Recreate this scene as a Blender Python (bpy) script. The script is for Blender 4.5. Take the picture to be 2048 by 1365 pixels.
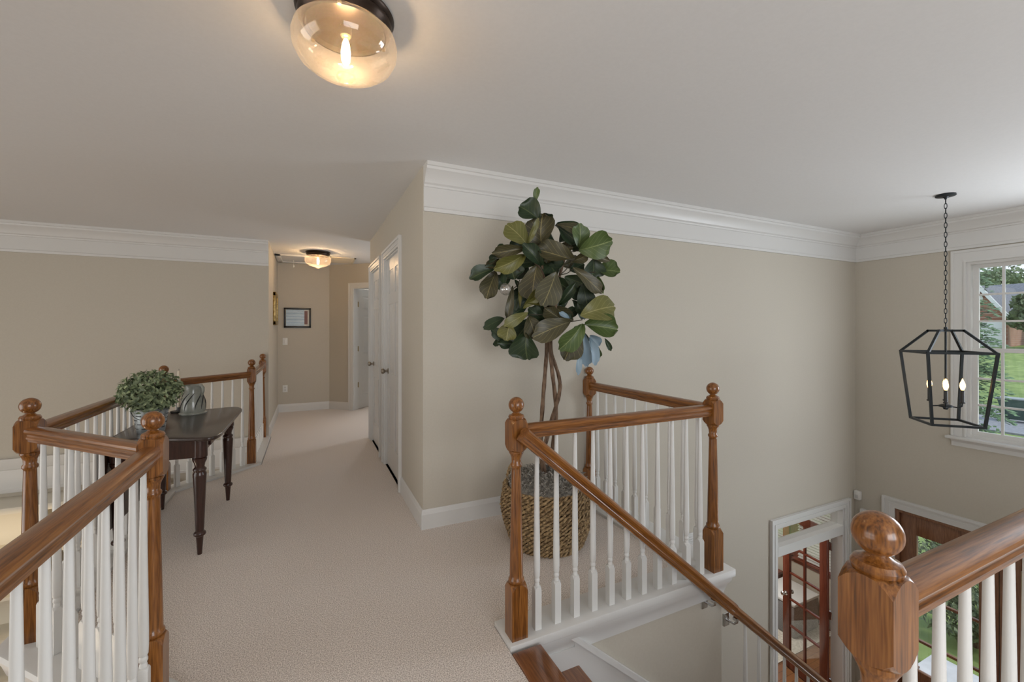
import bpy, bmesh, math, random
from math import sin, cos, pi, radians, sqrt, atan2, tan
from mathutils import Vector, Matrix

# ---------------------------------------------------------------- clear
for o in list(bpy.data.objects): bpy.data.objects.remove(o)
C = bpy.context.scene.collection
SC = bpy.context.scene

# ---------------------------------------------------------------- camera
F, HY, CX, H = 861.0, 661.0, 1024.0, 1.335
TH = math.atan((CX-617)/F)
S_, C_ = sin(TH), cos(TH)
cam = bpy.data.cameras.new('camera'); cam_o = bpy.data.objects.new('camera', cam); C.objects.link(cam_o)
cam.sensor_width = 36; cam.sensor_fit = 'HORIZONTAL'; cam.lens = F/2048*36
cam.shift_y = -(682.5-HY)/2048
cam.clip_start = .03; cam.clip_end = 600
cam_o.location = (0, 0, H); cam_o.rotation_euler = (pi/2, 0, -TH)
SC.camera = cam_o

# ---------------------------------------------------------------- world, view
w = bpy.data.worlds.new('sky'); SC.world = w; w.use_nodes = True
nt = w.node_tree; bg = nt.nodes['Background']
tc = nt.nodes.new('ShaderNodeTexCoord'); sep = nt.nodes.new('ShaderNodeSeparateXYZ'); rmp = nt.nodes.new('ShaderNodeValToRGB')
nt.links.new(tc.outputs['Generated'], sep.inputs[0]); nt.links.new(sep.outputs['Z'], rmp.inputs[0])
rmp.color_ramp.elements[0].position = 0.0; rmp.color_ramp.elements[0].color = (.86, .90, .97, 1)
rmp.color_ramp.elements[1].position = .7; rmp.color_ramp.elements[1].color = (.55, .70, .95, 1)
nt.links.new(rmp.outputs[0], bg.inputs[0]); bg.inputs[1].default_value = 1.35
SC.view_settings.view_transform = 'Standard'; SC.view_settings.look = 'None'
SC.view_settings.gamma = 1.0; SC.view_settings.use_curve_mapping = False
SC.view_settings.exposure = -0.07

# ---------------------------------------------------------------- lights
def light(name, kind, loc, power, color, rot=(0,0,0), size=None, size_y=None, radius=None, angle=None):
    l = bpy.data.lights.new(name, kind); l.energy = power; l.color = color
    if size: l.shape = 'RECTANGLE'; l.size = size; l.size_y = size_y or size
    if radius: l.shadow_soft_size = radius
    if angle: l.angle = angle
    o = bpy.data.objects.new(name, l); C.objects.link(o); o.location = loc; o.rotation_euler = rot
    return o
light('sun', 'SUN', (20, 10, 20), 2.6, (1, .95, .86), rot=(radians(38), radians(-20), radians(40)), angle=radians(12))
# added fill lamps at an invented second foyer window and unseen family-room, rear windows
light('foyer_fill_light', 'AREA', (5.78, .40, 1.15), 68, (.84, .91, 1), rot=(0, radians(90), 0), size=1.65, size_y=1.2)
light('family_room_fill_light', 'AREA', (-5.85, 1.2, .3), 130, (1, .95, .88), rot=(0, radians(-90), 0), size=3.6, size_y=5.0)
light('rear_fill_light', 'AREA', (.6, -2.9, 1.35), 78, (.93, .96, 1), rot=(radians(90), 0, 0), size=2.4, size_y=1.5)

light('front_door_fill_light', 'AREA', (5.78, 1.22, -1.55), 16, (.86,.92,1), rot=(0, radians(90), 0), size=1.3, size_y=.42)  # added lamp inside the out-of-view door leaf, lifting the lower foyer
light('alcove_fill_light', 'AREA', (2.03, 6.2, 1.4), 11, (.82,.90,1), rot=(0, radians(90), 0), size=1.1, size_y=.6)  # added area lamp at an assumed alcove window, cooling the hall end
# ---------------------------------------------------------------- pixel helpers (a pixel only gives a direction)
def ray(u, v):
    r = (u-CX)/F
    return Vector((S_+r*C_, C_-r*S_, (HY-v)/F))
def at(u, v, D): return Vector((0, 0, H)) + ray(u, v)*D
def onX(u, v, x): d = ray(u, v); return Vector((0, 0, H)) + d*(x/d.x)

# ---------------------------------------------------------------- mesh helpers
W = {}
def place(o, parent=None, M=None):
    M = M or Matrix()
    C.objects.link(o); W[o] = M
    if parent is not None:
        o.parent = parent; o.matrix_local = W[parent].inverted() @ M
    else: o.matrix_world = M; o.matrix_local = M
    return o
def T(x, y=None, z=None):
    return Matrix.Translation(Vector((x, y, z)) if y is not None else Vector(x))
def RZ(a): return Matrix.Rotation(a, 4, 'Z')
def tag(o, label=None, cat=None, group=None, kind=None):
    if label: o['label'] = label
    if cat: o['category'] = cat
    if group: o['group'] = group
    if kind: o['kind'] = kind
    return o
def empty(name, loc, label, cat, group=None, rz=0):
    o = bpy.data.objects.new(name, None); o.empty_display_size = .1
    place(o, None, T(loc) @ RZ(rz)); return tag(o, label, cat, group)

class MB:
    def __init__(s): s.v = []; s.f = []
    def add(s, vs, fs):
        b = len(s.v); s.v += [tuple(p) for p in vs]; s.f += [tuple(b+i for i in f) for f in fs]; return s
    def box(s, x0, x1, y0, y1, z0, z1):
        if x0 > x1: x0, x1 = x1, x0
        if y0 > y1: y0, y1 = y1, y0
        if z0 > z1: z0, z1 = z1, z0
        return s.add([(x0,y0,z0),(x1,y0,z0),(x1,y1,z0),(x0,y1,z0),(x0,y0,z1),(x1,y0,z1),(x1,y1,z1),(x0,y1,z1)],
              [(0,3,2,1),(4,5,6,7),(0,1,5,4),(1,2,6,5),(2,3,7,6),(3,0,4,7)])
    def lathe(s, prof, n=20, c=(0,0,0), cap=True):
        vs = []; fs = []; m = len(prof)
        for i in range(n):
            a = 2*pi*i/n
            for r, z in prof: vs.append((c[0]+r*cos(a), c[1]+r*sin(a), c[2]+z))
        for i in range(n):
            j = (i+1) % n
            for k in range(m-1): fs.append((i*m+k, j*m+k, j*m+k+1, i*m+k+1))
        if cap:
            if prof[0][0] > 1e-5: fs.append(tuple(i*m for i in reversed(range(n))))
            if prof[-1][0] > 1e-5: fs.append(tuple(i*m+m-1 for i in range(n)))
        return s.add(vs, fs)
    def tube(s, path, r, n=8, closed=False):
        path = [Vector(p) for p in path]; N = len(path); vs = []; fs = []
        rr = r if isinstance(r, (list, tuple)) else [r]*N
        up = None
        for i, p in enumerate(path):
            a = path[(i-1) % N] if (closed or i > 0) else p
            b = path[(i+1) % N] if (closed or i < N-1) else p
            t = (b-a).normalized()
            if up is None: up = t.orthogonal().normalized()
            up = (up - t*up.dot(t))
            up = up.normalized() if up.length > 1e-6 else t.orthogonal().normalized()
            q = t.cross(up)
            for k in range(n):
                an = 2*pi*k/n; vs.append(p + (up*cos(an)+q*sin(an))*rr[i])
        for i in range(N if closed else N-1):
            j = (i+1) % N
            for k in range(n): fs.append((i*n+k, i*n+(k+1) % n, j*n+(k+1) % n, j*n+k))
        if not closed:
            fs.append(tuple(reversed(range(n)))); fs.append(tuple((N-1)*n+k for k in range(n)))
        return s.add(vs, fs)
    def sweep(s, path, prof, closed_prof=True):
        """path in XY, prof (offset to the right of travel, z); mitred"""
        path = [Vector((p[0], p[1])) for p in path]; N = len(path); m = len(prof); vs = []; fs = []
        for i, p in enumerate(path):
            d0 = (p-path[i-1]).normalized() if i > 0 else None
            d1 = (path[i+1]-p).normalized() if i < N-1 else None
            if d0 is None: d0 = d1
            if d1 is None: d1 = d0
            n0 = Vector((d0.y, -d0.x)); n1 = Vector((d1.y, -d1.x)); nn = (n0+n1).normalized(); k = 1/max(.3, nn.dot(n0))
            for off, z in prof: vs.append((p.x+nn.x*off*k, p.y+nn.y*off*k, z))
        for i in range(N-1):
            for k in range(m if closed_prof else m-1):
                l = (k+1) % m; fs.append((i*m+k, i*m+l, (i+1)*m+l, (i+1)*m+k))
        fs.append(tuple(range(m))); fs.append(tuple(reversed(range((N-1)*m, N*m))))
        return s.add(vs, fs)
    def extrude(s, poly, z0, z1):
        n = len(poly)
        vs = [(p[0], p[1], z0) for p in poly]+[(p[0], p[1], z1) for p in poly]
        fs = [tuple(reversed(range(n))), tuple(range(n, 2*n))]+[(i, (i+1) % n, n+(i+1) % n, n+i) for i in range(n)]
        return s.add(vs, fs)
    def xf(s, M): s.v = [tuple(M @ Vector(p)) for p in s.v]; return s
    def mesh(s, name, mat, bevel=0, smooth=35, seg=2):
        me = bpy.data.meshes.new(name); me.from_pydata(s.v, [], s.f)
        bm = bmesh.new(); bm.from_mesh(me)
        bmesh.ops.recalc_face_normals(bm, faces=bm.faces)
        if bevel: bmesh.ops.bevel(bm, geom=[e for e in bm.edges if len(e.link_faces) == 2 and e.calc_face_angle(0) > .5], offset=bevel, segments=seg, profile=.5, affect='EDGES', clamp_overlap=True)
        bm.to_mesh(me); bm.free()
        if smooth: me.shade_smooth(); me.set_sharp_from_angle(angle=radians(smooth))
        me.materials.append(mat); return me
    def build(s, name, mat, parent=None, M=None, bevel=0, smooth=35, seg=2):
        return place(bpy.data.objects.new(name, s.mesh(name, mat, bevel, smooth, seg)), parent, M)
def inst(name, me, parent=None, M=None): return place(bpy.data.objects.new(name, me), parent, M)
def struct(o): o['kind'] = 'structure'; return o

def wall_cells(mb, a0, a1, z0, z1, t0, t1, axis, openings):
    """box wall with rectangular openings [(a0,a1,z0,z1)]; axis 'X': runs along X at Y t0..t1, 'Y': along Y at X t0..t1"""
    A = sorted({a0, a1, *[o[0] for o in openings], *[o[1] for o in openings]}); Z = sorted({z0, z1, *[o[2] for o in openings], *[o[3] for o in openings]})
    for i in range(len(A)-1):
        for j in range(len(Z)-1):
            ca, cz = (A[i]+A[i+1])/2, (Z[j]+Z[j+1])/2
            if any(o[0] < ca < o[1] and o[2] < cz < o[3] for o in openings): continue
            if axis == 'X': mb.box(A[i], A[i+1], t0, t1, Z[j], Z[j+1])
            else: mb.box(t0, t1, A[i], A[i+1], Z[j], Z[j+1])
    return mb

# ---------------------------------------------------------------- materials
def newmat(name):
    m = bpy.data.materials.new(name); m.use_nodes = True
    n = m.node_tree.nodes; return m, m.node_tree, n['Principled BSDF']
def setp(b, col=None, rough=.5, metal=0, spec=None, **k):
    if col: b.inputs['Base Color'].default_value = (*col, 1)
    b.inputs['Roughness'].default_value = rough; b.inputs['Metallic'].default_value = metal
    if spec is not None: b.inputs['Specular IOR Level'].default_value = spec
    for a, v in k.items(): b.inputs[a].default_value = v
def noisemix(nt, b, c1, c2, scale, detail=3, coord='Object', mscale=(1,1,1), bump=0, bdist=.002, distort=0, pos=(.35,.65)):
    tc = nt.nodes.new('ShaderNodeTexCoord'); mp = nt.nodes.new('ShaderNodeMapping'); mp.inputs['Scale'].default_value = mscale
    no = nt.nodes.new('ShaderNodeTexNoise'); no.inputs['Scale'].default_value = scale; no.inputs['Detail'].default_value = detail; no.inputs['Distortion'].default_value = distort
    rp = nt.nodes.new('ShaderNodeValToRGB'); rp.color_ramp.elements[0].position = pos[0]; rp.color_ramp.elements[1].position = pos[1]
    rp.color_ramp.elements[0].color = (*c1, 1); rp.color_ramp.elements[1].color = (*c2, 1)
    L = nt.links.new; L(tc.outputs[coord], mp.inputs[0]); L(mp.outputs[0], no.inputs[0]); L(no.outputs['Fac'], rp.inputs[0]); L(rp.outputs[0], b.inputs['Base Color'])
    if bump:
        bp = nt.nodes.new('ShaderNodeBump'); bp.inputs['Strength'].default_value = bump; bp.inputs['Distance'].default_value = bdist
        L(no.outputs['Fac'], bp.inputs['Height']); L(bp.outputs[0], b.inputs['Normal'])
    return no
def plain(name, col, rough=.5, metal=0, **k):
    m, nt, b = newmat(name); setp(b, col, rough, metal, **k); return m
def noisy(name, c1, c2, scale, rough=.6, metal=0, **k):
    m, nt, b = newmat(name); setp(b, None, rough, metal); noisemix(nt, b, c1, c2, scale, **k); return m
def wood(name, dark, mid, lite, axis='Z', rough=.28, sc=1.0, coat=.35):
    m, nt, b = newmat(name); setp(b, None, rough); b.inputs['Coat Weight'].default_value = coat; b.inputs['Coat Roughness'].default_value = .12
    L = nt.links.new; tc = nt.nodes.new('ShaderNodeTexCoord'); st = {'X': (.045, 1, 1), 'Y': (1, .045, 1), 'Z': (1, 1, .045)}[axis]
    mp = nt.nodes.new('ShaderNodeMapping'); mp.inputs['Scale'].default_value = st; L(tc.outputs['Object'], mp.inputs[0])
    n1 = nt.nodes.new('ShaderNodeTexNoise'); n1.inputs['Scale'].default_value = 48*sc; n1.inputs['Detail'].default_value = 5; n1.inputs['Distortion'].default_value = 1.2; L(mp.outputs[0], n1.inputs[0])
    n2 = nt.nodes.new('ShaderNodeTexNoise'); n2.inputs['Scale'].default_value = 260*sc; n2.inputs['Detail'].default_value = 2; L(mp.outputs[0], n2.inputs[0])
    ad = nt.nodes.new('ShaderNodeMath'); ad.operation = 'MULTIPLY_ADD'; ad.inputs[1].default_value = .55; L(n2.outputs['Fac'], ad.inputs[0])
    ml = nt.nodes.new('ShaderNodeMath'); ml.operation = 'MULTIPLY'; ml.inputs[1].default_value = .5; L(n1.outputs['Fac'], ml.inputs[0]); L(ml.outputs[0], ad.inputs[2])
    rp = nt.nodes.new('ShaderNodeValToRGB'); e = rp.color_ramp.elements; e[0].position = .34; e[0].color = (*dark, 1); e[1].position = .68; e[1].color = (*lite, 1)
    q = e.new(.5); q.color = (*mid, 1); L(ad.outputs[0], rp.inputs[0]); L(rp.outputs[0], b.inputs['Base Color'])
    bp = nt.nodes.new('ShaderNodeBump'); bp.inputs['Strength'].default_value = .12; bp.inputs['Distance'].default_value = .001; L(n2.outputs['Fac'], bp.inputs['Height']); L(bp.outputs[0], b.inputs['Normal'])
    return m
def glassmat(name, tint=(1,1,1), fac=.08, rough=.02, haze=0):
    m = bpy.data.materials.new(name); m.use_nodes = True; nt = m.node_tree; nt.nodes.clear(); L = nt.links.new
    out = nt.nodes.new('ShaderNodeOutputMaterial'); tr = nt.nodes.new('ShaderNodeBsdfTransparent'); gl = nt.nodes.new('ShaderNodeBsdfGlossy')
    tr.inputs[0].default_value = (*tint, 1); gl.inputs['Roughness'].default_value = rough
    fr = nt.nodes.new('ShaderNodeLayerWeight'); fr.inputs[0].default_value = .25
    mu = nt.nodes.new('ShaderNodeMath'); mu.operation = 'MULTIPLY_ADD'; mu.inputs[1].default_value = .5; mu.inputs[2].default_value = fac
    mx = nt.nodes.new('ShaderNodeMixShader'); L(fr.outputs['Facing'], mu.inputs[0]); L(mu.outputs[0], mx.inputs[0]); L(tr.outputs[0], mx.inputs[1]); L(gl.outputs[0], mx.inputs[2])
    last = mx
    if haze:
        df = nt.nodes.new('ShaderNodeBsdfTranslucent'); df.inputs[0].default_value = (1, .9, .78, 1)
        m2 = nt.nodes.new('ShaderNodeMixShader'); m2.inputs[0].default_value = haze; L(mx.outputs[0], m2.inputs[1]); L(df.outputs[0], m2.inputs[2]); last = m2
    L(last.outputs[0], out.inputs[0]); return m
def emit(name, col, s):
    m, nt, b = newmat(name); setp(b, col, .5); b.inputs['Emission Color'].default_value = (*col, 1); b.inputs['Emission Strength'].default_value = s; return m

M = {}
M['wall'] = noisy('wall_paint', (.525,.482,.405), (.54,.497,.42), 90, .75, bump=.04, bdist=.001)
M['ceil'] = noisy('ceiling_paint', (.73,.72,.705), (.745,.735,.72), 60, .85, bump=.03, bdist=.001)
M['trim'] = plain('trim_white_semigloss', (.68,.672,.65), .35)
M['balw'] = plain('baluster_white', (.73,.725,.70), .38)
def carpetmat():
    m, nt, b = newmat('carpet'); setp(b, None, .95, spec=.1); b.inputs['Sheen Weight'].default_value = .25
    no = noisemix(nt, b, (.46,.39,.335), (.96,.88,.81), 210, detail=6, bump=.6, bdist=.006, pos=(.38,.62))
    return m
M['carpet'] = carpetmat()
OD, OM, OL = (.055,.017,.003), (.195,.068,.012), (.32,.128,.028)
M['oakz'] = wood('oak_post', OD, OM, OL, 'Z'); M['oakx'] = wood('oak_rail', OD, OM, OL, 'X'); M['oaky'] = wood('oak_tread', (.09,.028,.008), (.19,.066,.02), (.28,.11,.036), 'Y', .3)
M['mahx'] = wood('dark_walnut_top', (.018,.009,.006), (.030,.016,.011), (.046,.025,.017), 'Y', .3, coat=.25)
M['mahz'] = wood('dark_walnut_leg', (.020,.008,.005), (.036,.013,.009), (.055,.021,.014), 'Z', .28)
M['cherry'] = wood('cherry_door', (.10,.022,.012), (.17,.040,.021), (.23,.062,.032), 'Z', .3)
M['doorwood'] = wood('front_door_wood', (.13,.050,.024), (.22,.095,.045), (.30,.145,.07), 'Z', .3)
M['glass'] = glassmat('window_glass', (.97,.98,.98), .03)
M['shade'] = glassmat('lamp_glass', (.97,.94,.88), .06, .03, haze=.08)
M['bronze'] = plain('oil_rubbed_bronze', (.035,.022,.015), .32, .75)
M['iron'] = plain('black_iron', (.022,.027,.03), .42, .5)
M['nickel'] = plain('aged_nickel', (.33,.29,.24), .3, .9)
M['brass'] = plain('hinge_brass', (.45,.36,.22), .35, .9)
M['chrome'] = plain('chrome', (.62,.62,.62), .18, 1)
M['plastic'] = plain('white_plastic', (.78,.77,.74), .4)
M['bulb'] = emit('warm_bulb', (1,.60,.24), 4)
M['filament'] = emit('bright_filament', (1,.74,.42), 26)
M['sleeve'] = plain('candle_sleeve', (.05,.05,.05), .45, .4)

# ================================================================= STRUCTURE
ZL = -3.05; ZC = 2.44; XF = 5.84; YP = 2.866; XD = .694; YL = 6.15; YE = 7.93
floor_poly = [(-.43,-3),(XF,-3),(XF,.30),(.756,.30),(.756,1.79),(1.97,1.79),(1.97,2.9),(.75,2.9),(.75,5.55),(2.2,5.55),(2.2,9.9),(-.5,9.9),(-.5,6.15),(-.42,6.15),(-.42,4.935),(-.985,4.37),(-.985,2.575),(-.41,1.965)]
struct(MB().extrude(floor_poly, -.28, 0).build('floor', M['carpet'], smooth=0))
struct(MB().box(-6.1, 5.98, -3.1, 10, ZC, ZC+.1).build('ceiling', M['ceil'], smooth=0))
def lowermat():
    m, nt, b = newmat('oak_strip_floor'); setp(b, None, .3)
    L = nt.links.new; tc = nt.nodes.new('ShaderNodeTexCoord'); br = nt.nodes.new('ShaderNodeTexBrick'); br.inputs['Scale'].default_value = 1
    br.inputs['Brick Width'].default_value = 1.1; br.inputs['Row Height'].default_value = .08; br.inputs['Mortar Size'].default_value = .002
    br.inputs['Color1'].default_value = (.20,.085,.035,1); br.inputs['Color2'].default_value = (.27,.12,.05,1); br.inputs['Mortar'].default_value = (.06,.03,.015,1)
    L(tc.outputs['Object'], br.inputs[0]); L(br.outputs[0], b.inputs['Base Color']); return m
M['strip'] = lowermat()
struct(MB().box(-6.1, 5.98, -3.1, 10, ZL-.1, ZL).build('floor_lower', M['strip'], smooth=0))
# walls
struct(MB().box(-6.0, -.45, YL, 10, ZL, ZC).build('wall_left', M['wall'], smooth=0))
struct(MB().box(-.45, .34, YE, YE+.12, 0, ZC).build('wall_end', M['wall'], smooth=0))
D1 = (3.67, 4.43); D2 = (4.76, 5.46)
mb = wall_cells(MB(), YP+.125, 5.6, -.28, ZC, XD, XD+.125, 'Y', [(D1[0], D1[1], -.28+.28, 2.04), (D2[0], D2[1], 0, 2.04)])
mb.box(XD+.125, 2.2, 5.48, 5.6, 0, ZC)
struct(mb.build('wall_closets', M['wall'], smooth=0))
struct(wall_cells(MB(), XD, XF, ZL, ZC, YP, YP+.125, 'X', [(4.38, 5.60, ZL, -.715)]).build('wall_back', M['wall'], smooth=0))
WY = [(1.27, 1.93), (.06, .72)]; WZ = (.285, 2.02)
DY = (.915, 2.485); DZ = -.62
OFW = [(3.25, 4.15, -2.2, -.75), (4.3, 5.4, -2.2, -.75)]; XO = 6.9
struct(wall_cells(MB(), -3, 10, ZL, ZC, XF, XF+.14, 'Y', [(*a, *WZ) for a in WY]+[(*DY, ZL, DZ), (2.991, 6.0, ZL, -.3)]).build('wall_front', M['wall'], smooth=0))
struct(wall_cells(MB(), -6, XF, ZL, ZC, -3.12, -3, 'X', [(-.6, 1.8, .6, 2.1)]).build('wall_rear', M['wall'], smooth=0))
struct(wall_cells(MB(), -3, YL, ZL, ZC, -6.1, -6, 'Y', [(-1.2, 3.6, -1.4, 2.1)]).build('wall_family_room', M['wall'], smooth=0))
struct(MB().box(-6, 5.98, 10, 10.1, ZL, ZC).build('wall_far', M['wall'], smooth=0))
mb = MB().box(.80, 2.067, 1.66, 1.74, ZL, -.02).box(1.987, 2.067, 1.74, YP, ZL, -.02)
struct(mb.build('wall_stair', M['wall'], smooth=0))
mb = MB().box(.80, XF, .30, .40, ZL, -.02)
struct(mb.build('wall_stair_near', M['wall'], smooth=0))
# angled wall with the bedroom doorway (45 degrees)
MA = T(.32, YE, 0) @ RZ(radians(-42))
mb = wall_cells(MB(), -.02, 1.75, 0, ZC, 0, .12, 'X', [(.475, 1.22, 0, 2.04)])
struct(mb.build('wall_angled', M['wall'], None, MA, smooth=0))
struct(wall_cells(MB(), 5.6, 6.9, 0, ZC, 2.08, 2.2, 'Y', [(5.85,6.55,.8,2.0)]).build('wall_alcove', M['wall'], smooth=0))
struct(wall_cells(MB(), 2.866, 6.1, ZL, -.3, XO, XO+.14, 'Y', OFW).box(XF+.14, XO, 2.866, 2.991, ZL, -.3).box(XF+.14, XO, 6.0, 6.1, ZL, -.3).build('wall_office_front', M['wall'], smooth=0))
struct(MB().box(XF+.14, XO+.3, 2.8, 6.15, ZL-.1, ZL).build('floor_office', M['strip'], smooth=0))
struct(MB().box(2.5, XO+.2, 2.991, 6.0, -.40, -.30).build('ceiling_office', M['ceil'], smooth=0))
struct(MB().box(2.4, 2.5, 2.991, 6.1, ZL, -.3).box(2.5, XF, 6.0, 6.1, ZL, -.3).build('wall_office', M['wall'], smooth=0))

# crown, baseboards, nosing strips
CROWN = [(0,2.135),(.018,2.135),(.020,2.158),(.013,2.166),(.012,2.296),(.020,2.300),(.022,2.312),(.036,2.322),(.045,2.345),(.070,2.378),(.095,2.396),(.098,2.412),(.108,2.416),(.108,2.44),(0,2.44)]
struct(MB().sweep([(.697,YP),(XF,YP),(XF,-3)], CROWN).build('trim_1', M['trim'], smooth=25))
struct(MB().sweep([(-6,-3),(-6,YL),(-.45,YL)], CROWN).build('trim_2', M['trim'], smooth=25))
BASE = [(0,0),(.014,0),(.014,.098),(.011,.104),(.010,.118),(.004,.130),(0,.130)]
struct(MB().sweep([(XD,3.594),(XD,YP),(1.99,YP)], BASE).build('baseboard_back', M['trim'], smooth=25))
e1 = MA @ Vector((.398,0,0))
struct(MB().sweep([(-.45,6.17),(-.45,YE),(.32,YE),(e1.x,e1.y)], BASE).build('baseboard_hall', M['trim'], smooth=25))
struct(MB().sweep([(XD,5.6),(XD,5.536)], BASE).build('baseboard_closets', M['trim'], smooth=25))
# band at floor level round the two-storey room
BAND = [(0,-.32),(.014,-.32),(.016,-.295),(.010,-.285),(.010,-.09),(.02,-.08),(.03,-.05),(.04,-.02),(.045,.03),(0,.03)]
struct(MB().sweep([(-6,-3),(-6,YL),(-.47,YL)], BAND).build('trim_3', M['trim'], smooth=25))
NOSE = [(-.095,-.02),(-.10,.0),(-.095,.018),(-.09,.02),(.085,.02),(.085,-.04),(-.03,-.04),(-.03,-.30),(-.045,-.30),(-.045,-.12),(-.06,-.10),(-.075,-.05),(-.08,-.02)]
LP = [(-.5,-3),(-.5,1.93),(-1.072,2.535),(-1.072,4.41),(-.51,4.97),(-.51,YL)]
struct(MB().sweep(LP, NOSE).build('trim_4', M['trim'], smooth=25))
# nosing strip under the landing balustrade: turns the corner at newel B
struct(MB().extrude([(.758,1.615),(2.128,1.615),(2.128,YP),(1.90,YP),(1.90,1.795),(.758,1.795)], -.022, .02).build('trim_5', M['trim'], bevel=.006))
COVE = [(0,-.125),(.008,-.125),(.010,-.105),(.014,-.09),(.022,-.065),(.036,-.042),(.040,-.022),(0,-.022)]
struct(MB().sweep([(.80,1.66),(2.067,1.66),(2.067,YP)], COVE).build('trim_6', M['trim'], smooth=25))
struct(MB().sweep([(.756,.35),(XF,.35)], [(-.10,-.3),(-.09,-.3),(-.085,-.02),(-.10,.0),(-.095,.02),(.09,.02),(.09,-.3)]).build('trim_7', M['trim'], smooth=25))
# skirt board with a moulded cap along the stair wall
SL = -.845
def zs(x, d): return SL*(x-.89)+d
mb = MB()
pts = [(.80,-.10),(1.09,-.10),(1.09,zs(1.09,.10)),(2.067,zs(2.067,.10)),(2.067,zs(2.067,-.35)),(1.09,zs(1.09,-.35)),(.80,-.35)]
poly = [(p[0], p[1]) for p in pts]
mb.extrude(poly, 0, .018)
mb.xf(T(0,1.66,0) @ Matrix.Rotation(pi/2, 4, 'X'))
mb2 = MB().extrude([(1.06,zs(1.06,.095)),(2.065,zs(2.065,.095)),(2.065,zs(2.065,.125)),(1.06,zs(1.06,.125))], .001, .03).xf(T(0,1.66,0) @ Matrix.Rotation(pi/2, 4, 'X'))
mb.add(mb2.v, mb2.f)
struct(mb.build('trim_8', M['trim'], smooth=0))

# ---------------------------------------------------------------- windows
def window(name, M0, wd, z0, z1, cols, rows, stool=True, cas=.10, mat='trim', crown=False):
    """local x along the wall (0..wd), -y into the room, wall face at y=0"""
    t = M[mat]
    root = MB()
    ft = .045
    for a, b in ((0, ft), (wd-ft, wd)): root.box(a, b, .0, .10, z0, z1)
    root.box(ft, wd-ft, 0, .10, z1-ft, z1).box(ft, wd-ft, 0, .10, z0, z0+.03)
    r = struct(root.build(name, t, None, M0))
    mc = MB()
    for a, b in ((-cas+.012, .012), (wd-.012, wd+cas-.012)): mc.box(a, b, -.018, 0, z0, z1-.012)
    mc.box(-cas+.012, wd+cas-.012, -.018, 0, z1-.012, z1+cas)
    for a, b in ((.003, .019), (wd-.019, wd-.003)): mc.box(a, b, -.028, -.001, z0+.001, z1-.003)
    mc.box(.019, wd-.019, -.028, -.001, z1-.019, z1-.003)
    for a, b in ((-cas+.009, -cas+.03), (wd+cas-.03, wd+cas-.009)): mc.box(a, b, -.026, -.001, z0+.001, z1+cas+.003)
    mc.box(-cas+.03, wd+cas-.03, -.026, -.001, z1+cas-.02, z1+cas+.003)
    mc.build('casing', t, r, M0)
    if stool:
        MB().box(-cas-.02, wd+cas+.02, -.075, .03, z0-.028, z0).build('window_stool', t, r, M0, bevel=.007)
        MB().sweep([(-cas+.01, 0), (wd+cas-.01, 0)], [(0,z0-.10),(.012,z0-.10),(.014,z0-.06),(.03,z0-.04),(.042,z0-.028),(0,z0-.028)]).build('apron', t, r, M0)
    zm = (z0+z1)/2-.01
    for k, (za, zb, yo) in enumerate(((zm-.018, z1-ft, .055), (z0+.03, zm+.018, .03))):
        s = MB(); sw = .04
        s.box(ft, ft+sw, yo, yo+.025, za, zb).box(wd-ft-sw, wd-ft, yo, yo+.025, za, zb).box(ft+sw, wd-ft-sw, yo, yo+.025, za, za+sw*.95).box(ft+sw, wd-ft-sw, yo, yo+.025, zb-sw*.9, zb)
        so = s.build('sash', t, r, M0)
        x0, x1, y0, y1 = ft+sw, wd-ft-sw, za+sw*.95, zb-sw*.9
        for i in range(1, cols): x = x0+(x1-x0)*i/cols; MB().box(x-.009, x+.009, yo+.002, yo+.022, y0, y1).build('muntin', t, so, M0)
        for i in range(1, rows): z = y0+(y1-y0)*i/rows; MB().box(x0, x1, yo+.003, yo+.021, z-.009, z+.009).build('muntin', t, so, M0)
        MB().box(x0-.004, x1+.004, yo+.010, yo+.013, y0-.004, y1+.004).build('pane', M['glass'], so, M0)
    return r
def MFront(y): return T(XF, y, 0) @ RZ(-pi/2)      # local x -> -Y world, local -y -> -X world
window('window_1', MFront(WY[0][1]), WY[0][1]-WY[0][0], *WZ, 3, 3)
window('window_2', MFront(WY[1][1]), WY[1][1]-WY[1][0], *WZ, 3, 3)  # unseen second window, added to hold the foyer fill lamp
for i, o in enumerate(OFW): window('window_%d' % (3+i), T(XO, o[1], 0) @ RZ(-pi/2), o[1]-o[0], o[2], o[3], 1, 1, mat='cherry', cas=.08)
window('window_7', T(2.08,6.55,0) @ RZ(-pi/2), .70, .8, 2.0, 2, 2)  # unseen alcove window, assumed and added along with its fill lamp
window('window_5', T(1.8,-3,0) @ RZ(pi), 2.4, .6, 2.1, 4, 3)  # unseen window behind the camera, added to go with the rear fill lamp
window('window_6', T(-6,-1.2,0) @ RZ(pi/2), 4.8, -1.4, 2.1, 8, 4)  # unseen family-room window, added to carry that room's fill lamp

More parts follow.
